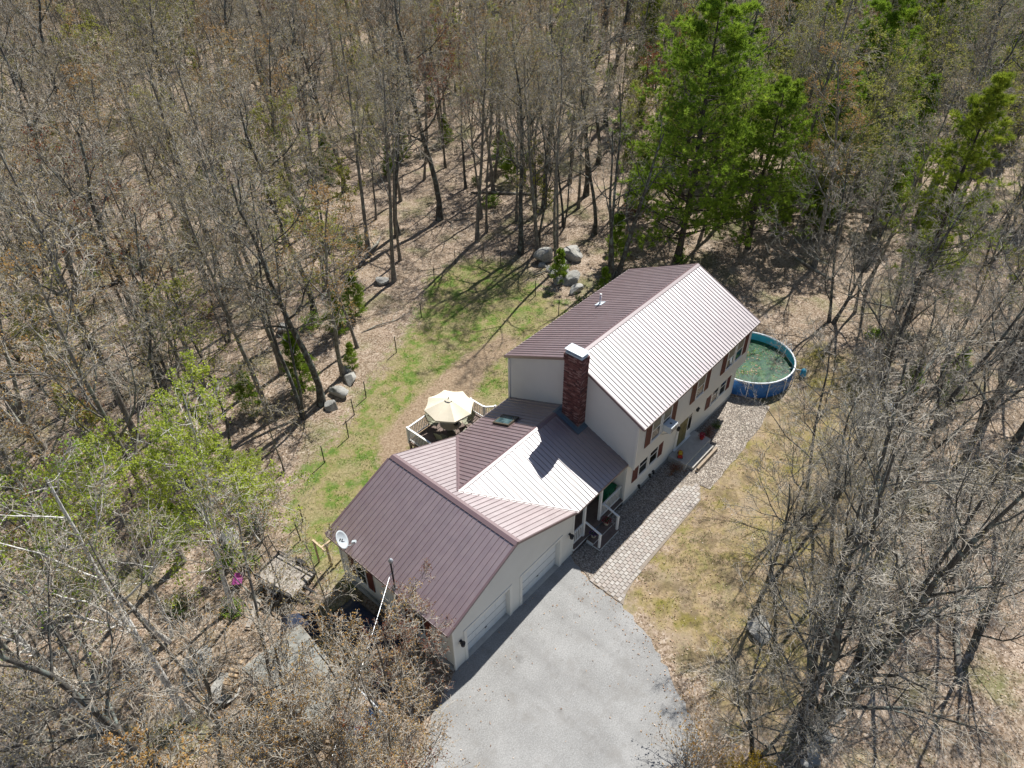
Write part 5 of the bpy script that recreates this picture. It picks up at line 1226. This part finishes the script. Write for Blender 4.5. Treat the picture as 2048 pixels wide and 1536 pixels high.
MARKS = [('tall broad pine', 24, 11), ('pool', 14.75, .45), ('boulder pile', 16.5, 17.5), ('fence bend', -4, 17), ('leafing birches', -18, 11), ('white birches', -22, 8.5), ('far lawn corner', 14.5, 24), ('far lawn boulder', 6.6, 26.8), ('yellow-green pine', 27.5, -5.4), ('far fallen log', 24, 30), ('log behind the lawn', 9, 31),
         ('lone leaf-litter boulder', -2.3, 27.2), ('log in left wood', -9.5, 24), ('small blue box', 17, -8), ('stone wall', 0, -13.4), ('log beyond the pool', 30, 3), ('top left photo corner', 20, 110), ('top photo edge centre', 66, 68), ('top right photo corner', 110, 8), ('left photo edge middle', -16, 34), ('right photo edge middle', 26, -14), ('upper left quarter centre', 8, 55), ('upper right quarter centre', 52, 12), ('deep left wood', -4, 52), ('upper middle wood', 38, 42), ('far upper right wood', 75, 25), ('far upper left wood', 36, 80), ('lower left photo corner', -27, 10), ('pine behind the broad pine', 34, 17), ('far small right pine', 47, 2.6)]
ORD = ['', 'second ', 'third ', 'fourth ', 'fifth ', 'sixth ', 'seventh ', 'eighth ', 'ninth ', 'tenth ', 'eleventh ', 'twelfth ', 'thirteenth ', 'fourteenth ', 'fifteenth ', 'sixteenth ', 'seventeenth ', 'eighteenth ', 'nineteenth ', 'twentieth ']
def name_by_place():
    by = {}
    for o, lab in LABELLED:
        d = [(math.hypot(o.location.x-a, o.location.y-b), n) for n, a, b in MARKS]; dd, n = min(d); by.setdefault((lab, n), []).append((dd, o))
    for (lab, n), v in by.items():
        v.sort(key=lambda q: q[0])
        for i, (dd, o) in enumerate(v): o['label'] = '%s, %snearest the %s' % (lab, ORD[min(i, len(ORD)-1)], n)
def region(x, y):
    if y < -4: return 'right of the front lawn'
    if x > 19 and y < x*.72-2: return 'beyond the house on the evergreen side'
    if x < -8: return 'left of the back lawn'
    return 'behind the back lawn'
count = 0
for dist, x, y in wood:
    green = GREEN_ZONE(x, y); c = rgw.random(); clump = math.sin(x*.11+1.3)*math.cos(y*.09-.4)
    if green and c < (.17 if not (x < 40 and -3 < y < 13) else .02) and dist < 150:
        k = rgw.choice([0, 1, 3]); s = rgw.uniform(.6, .95)
        if count < 330: lab = 'yellow-green pine in the wood' if k == 1 else ('full green pine in the wood' if k == 0 else 'narrow green pine in the wood'); LABELLED.append((place('pine_tree', PINES[k], x, y, rgw.uniform(0, 6.28), s, lab, 'tree', 'pines in the wood'), lab)); continue
    if clump > .45: w_ = [.16, .10, .12, .24, .05, .23, .04, .04, .02]
    elif clump < -.45: w_ = [.22, .14, .16, .06, .08, .10, .08, .10, .06]
    else: w_ = [.24, .17, .18, .07, .02, .09, .08, .09, .06]
    if green: w_ = [.22, .12, .16, .05, .03, .24, .06, .07, .05]
    k = int(rgw.choice(9, p=np.array(w_)/sum(w_))); s = rgw.uniform(.70, 1.10)
    if count < 285 and dist < 130:
        m_, lab, nm = KINDS[k]; LABELLED.append((place(nm, m_, x, y, rgw.uniform(0, 6.28), s, lab, 'tree', 'leafless trees of the wood'), lab)); count += 1
    else: far_pts.append((x, y, k, s))
# understorey: young evergreens and shrubs
n_und = 0
for i in range(700):
    x = rgw.uniform(-22, 75); y = rgw.uniform(-14, 75)
    if in_yard(x, y) or not visible(x, y, 2, 1.0) or n_und > 95: continue
    c = rgw.random(); green = GREEN_ZONE(x, y)
    if c < (.6 if green else .35): LABELLED.append((place('young_pine_tree', PINES[2], x, y, rgw.uniform(0, 6), rgw.uniform(.35, .9)*(1.15 if green else .8), 'young feathery pine in the wood', 'tree', 'young pines of the understorey'), 'young feathery pine in the wood'))
    elif c < .58: LABELLED.append((place('evergreen_shrub', BUSH[0], x, y, rgw.uniform(0, 6), rgw.uniform(.6, 1.3), 'dark green leafy shrub in the wood', 'shrub', 'shrubs of the understorey', SH), 'dark green leafy shrub in the wood'))
    elif c < .9: LABELLED.append((place('leafing_shrub', BUSH[1], x, y, rgw.uniform(0, 6), rgw.uniform(.6, 1.3), 'bright green leafing shrub in the wood', 'shrub', 'shrubs of the understorey', SH), 'bright green leafing shrub in the wood'))
    else: LABELLED.append((place('budding_shrub', BUSH[2], x, y, rgw.uniform(0, 6), rgw.uniform(.6, 1.2), 'red-budded shrub in the wood', 'shrub', 'shrubs of the understorey', SH), 'red-budded shrub in the wood'))
    n_und += 1
for x, y, k, s, lab in ((-15.4, 13.0, 1, 1.0, 'bright green shrub behind the pink wheelbarrow'), (-13.6, 13.4, 0, .9, 'green shrub at the corner of the wire fence'), (-17.0, 10.4, 1, .8, 'low green shrub among the planks'), (14.0, 13.3, 0, .8, 'olive shrub below the rear roof edge'), (-14.8, 12.2, 1, .7, 'small green shrub behind the trailer gate'), (-18.6, 12.4, 0, .8, 'green shrub under the leafing birch'),
                        (7.6, -.75, 2, .45, 'small bare reddish shrub in the bed by the stoop'), (3.8, -.8, 2, .42, 'low bare shrub in the gravel by the stoop'), (8.6, -.7, 0, .35, 'small green shrub at the far end of the front bed')):
    place(('evergreen_shrub', 'leafing_shrub', 'budding_shrub')[k], BUSH[k], x, y, x, s, lab, 'shrub', None, SH)

name_by_place()
def distant_woodland():
    cl = bpy.data.collections.new('woodland_sources')
    for i, (ms, lab, nm) in enumerate(KINDS):
        o1 = bpy.data.objects.new('src%d' % i, ms[0]); o2 = bpy.data.objects.new('srcc%d' % i, ms[1]); sub = bpy.data.collections.new('kind%d' % i); sub.objects.link(o1); sub.objects.link(o2); cl.children.link(sub)
    pts = np.array(far_pts); V = np.stack([pts[:, 0], pts[:, 1], gh(pts[:, 0], pts[:, 1])], -1)
    me = bpy.data.meshes.new('distant_woodland'); me.from_pydata([tuple(v) for v in V], [], [])
    a = me.attributes.new('kind', 'INT', 'POINT'); a.data.foreach_set('value', pts[:, 2].astype(np.int32))
    a = me.attributes.new('size', 'FLOAT', 'POINT'); a.data.foreach_set('value', pts[:, 3].astype(np.float32))
    a = me.attributes.new('turn', 'FLOAT_VECTOR', 'POINT'); tv = np.zeros((len(V), 3), np.float32); tv[:, 2] = RNG.uniform(0, 6.28, len(V)); a.data.foreach_set('vector', tv.ravel())
    o = link('distant_woodland', me); tag(o, 'dense leafless woodland receding to the top of the picture', 'woodland', kind='stuff')
    g = bpy.data.node_groups.new('woodland', 'GeometryNodeTree'); g.interface.new_socket('Geometry', in_out='INPUT', socket_type='NodeSocketGeometry'); g.interface.new_socket('Geometry', in_out='OUTPUT', socket_type='NodeSocketGeometry')
    gi = g.nodes.new('NodeGroupInput'); go = g.nodes.new('NodeGroupOutput'); ip = g.nodes.new('GeometryNodeInstanceOnPoints'); ci = g.nodes.new('GeometryNodeCollectionInfo'); ci.inputs['Collection'].default_value = cl; ci.inputs['Separate Children'].default_value = True
    def na(nm, ty):
        n = g.nodes.new('GeometryNodeInputNamedAttribute'); n.data_type = ty; n.inputs['Name'].default_value = nm; return n.outputs['Attribute']
    L = g.links.new; L(gi.outputs[0], ip.inputs['Points']); L(ci.outputs[0], ip.inputs['Instance']); ip.inputs['Pick Instance'].default_value = True
    L(na('kind', 'INT'), ip.inputs['Instance Index']); L(na('size', 'FLOAT'), ip.inputs['Scale'])
    er = g.nodes.new('FunctionNodeEulerToRotation'); L(na('turn', 'FLOAT_VECTOR'), er.inputs[0]); L(er.outputs[0], ip.inputs['Rotation']); L(ip.outputs[0], go.inputs[0])
    md = o.modifiers.new('trees', 'NODES'); md.node_group = g
if far_pts: distant_woodland()

# fallen logs
for x, y, rz, L, lab in ((9, 31, .5, 5, 'fallen log in the leaves behind the lawn'), (-9.5, 24, .9, 4, 'fallen log in the left wood'), (30, 3, 1.2, 5, 'fallen log in the wood beyond the pool'), (4, -15.5, .3, 6, 'mossy fallen log past the stone wall'), (24, 30, 2.2, 6, 'fallen log deep behind the boulders')):
    e = empty('fallen_log', (x, y, ghf(x, y)), rz, lab, 'log'); MB().tube([(-L/2, 0, .1), (-L/6, .08, .14), (L/4, -.05, .12), (L/2, .1, .1)], [.15, .13, .11, .07], 8).build('trunk', BARK, e, True)
    MB().tube([(L/6, 0, .15), (L/4, .5, .5), (L/3, .8, .9)], [.05, .035, .015], 5).build('branch_stub', BARK, e, True)

rgl = np.random.default_rng(19); nb = 0
while nb < 26:
    x = rgl.uniform(-14, 50); y = rgl.uniform(-16, 50)
    if in_yard(x, y) or not visible(x, y, 1, 1.0): continue
    L = rgl.uniform(1.5, 4.5); a = rgl.uniform(0, 6.28); e = empty('fallen_branch', (x, y, ghf(x, y)), a, 'fallen branch on the leaf litter', 'branch', 'fallen branches on the forest floor'); LABELLED.append((e, 'fallen branch on the leaf litter'))
    p = [(-L/2, 0, .05), (-L/6, .15, .10), (L/5, -.1, .12), (L/2, .15, .08)]; MB().tube(p, [.06, .05, .035, .015], 6).build('stem', BARK, e, True)
    for k in range(4): u = rgl.uniform(-.3, .4)*L; MB().tube([(u, 0, .1), (u+.3, rgl.uniform(-.6, .6), .25), (u+.7, rgl.uniform(-1, 1), .3)], [.022, .015, .006], 4).build('side_shoot', TWIG, e)
    nb += 1
name_by_place()
# ------------------------------------------------------------------ grass and leaf litter
def scatter_grass():
    for poly, mats, dens, nm, lab, hgt in ((BACK_LAWN, [GRASSB, GRASSD, GRASSX], 100, 'back_lawn_grass', 'patchy green grass of the back lawn', .085), (FRONT_LAWN, [GRASSD, GRASSB, GRASSX], 85, 'front_lawn_grass', 'dry straw-coloured grass of the front lawn', .095)):
        rg = np.random.default_rng(len(nm)); xs = [p[0] for p in poly]; ys = [p[1] for p in poly]; A = (max(xs)-min(xs))*(max(ys)-min(ys)); n = int(A*dens)
        x = rg.uniform(min(xs)-.5, max(xs)+.5, n); y = rg.uniform(min(ys)-.5, max(ys)+.5, n)
        nz = np.sin(x*1.9+np.sin(y*1.3)*1.4)*np.sin(y*1.7+1+np.sin(x*.8))+.6*np.sin(x*4.1+y*3.3); d = sdist(x, y, poly)
        ok = (rg.random(n) < sstep((d+.7+.7*nz)/2.2)) & ~inpoly(x, y, HOUSE_FP) & ~inpoly(x, y, DECK_POLY) & ~((sdist(x, y, DIRT) > -.2) & (rg.random(n) > .12)) & (rg.random(n) < .38+.5*nz+.3*np.sin(x*.55+1.2*np.sin(y*.5))*np.sin(y*.6+x*.2)); x, y, nz = x[ok], y[ok], nz[ok]; n = len(x)
        C = np.stack([x, y, gh(x, y)-.01], -1); A_ = Acc(); D_ = np.tile(np.array([[0, 0, 1.]]), (n, 1)); A_.blades(rg, C, D_, 3, hgt, .013, .55, 0)
        m = (rg.random(n) < np.clip(.62-.30*nz-.3*np.sin(x*.7+1)*np.sin(y*.9) if 'front' in nm else .60+.45*nz, .05, .97)); gx = rg.random(n) < np.clip((.18 if 'front' in nm else .06)+.3*np.sin(x*.9+2*np.sin(y*.7)), 0, .7); A_.mi[0] = np.repeat(np.where(gx, 2, np.where(m, 0, 1)), 3)
        tag(link(nm, A_.mesh(nm, mats)), lab, 'grass', kind='stuff')
scatter_grass()
def scatter_leaves():
    rg = np.random.default_rng(77); n = 230000; x = rg.uniform(-31, 46, n); y = rg.uniform(-26, 50, n)
    d = np.hypot(x-CAMP[0], y-CAMP[1]); keep = rg.random(n) < np.clip(1.25-d/75, .15, 1)
    lawn = np.maximum(sdist(x, y, BACK_LAWN), sdist(x, y, FRONT_LAWN)); keep &= (lawn < .9*np.sin(x*2.1+np.sin(y))*np.sin(y*1.7)-.2) | (rg.random(n) < np.where(y < 2, .36, .10))
    keep &= ~inpoly(x, y, HOUSE_FP) & ~inpoly(x, y, DECK_POLY) & ((sdist(x, y, DRIVE) < .22*(np.sin(x*3.1)+np.sin(y*2.7+1))) | (rg.random(n) < .75*np.exp(-np.clip(sdist(x, y, DRIVE), 0, 9)/.7)*(y < -1)) | (rg.random(n) < .015)) & ~inpoly(x, y, PATH) & (np.hypot(x-14.75, y-.45) > 2.9) & (~inpoly(x, y, GRAVEL_BED) | (rg.random(n) < .1))
    keep &= ~((x > -5) & (x < 12) & (y > -3) & (y < 0) & (rg.random(n) > .1))
    x, y = x[keep], y[keep]; n = len(x); z = np.where(inpoly(x, y, DRIVE), -.225, gh(x, y)+.012)+rg.uniform(0, .03, n)
    a = np.stack([rg.normal(0, 1, n), rg.normal(0, 1, n), rg.normal(0, .35, n)], -1); a = nrm(a); up = nrm(np.stack([rg.normal(0, .4, n), rg.normal(0, .4, n), np.ones(n)], -1)); b = nrm(np.cross(up, a)); s = rg.uniform(.025, .05, n)[:, None]
    C = np.stack([x, y, z], -1); V = np.stack([C-a*s, C-b*s*.6+up*s*.15, C+a*s, C+b*s*.6+up*s*.15], 1)
    me = np_mesh('leaf_litter', V.reshape(-1, 3), np.full(n, 4), np.arange(n*4), LITTER, rg.choice(5, n, p=[.34, .18, .24, .19, .05])); tag(link('leaf_litter', me), 'dry tan leaves lying over the forest floor', 'leaf litter', kind='stuff')
scatter_leaves()
print('TREES', count, 'far', len(far_pts), 'tris', sum(len(m.loops)-2*len(m.polygons) for m in bpy.data.meshes))
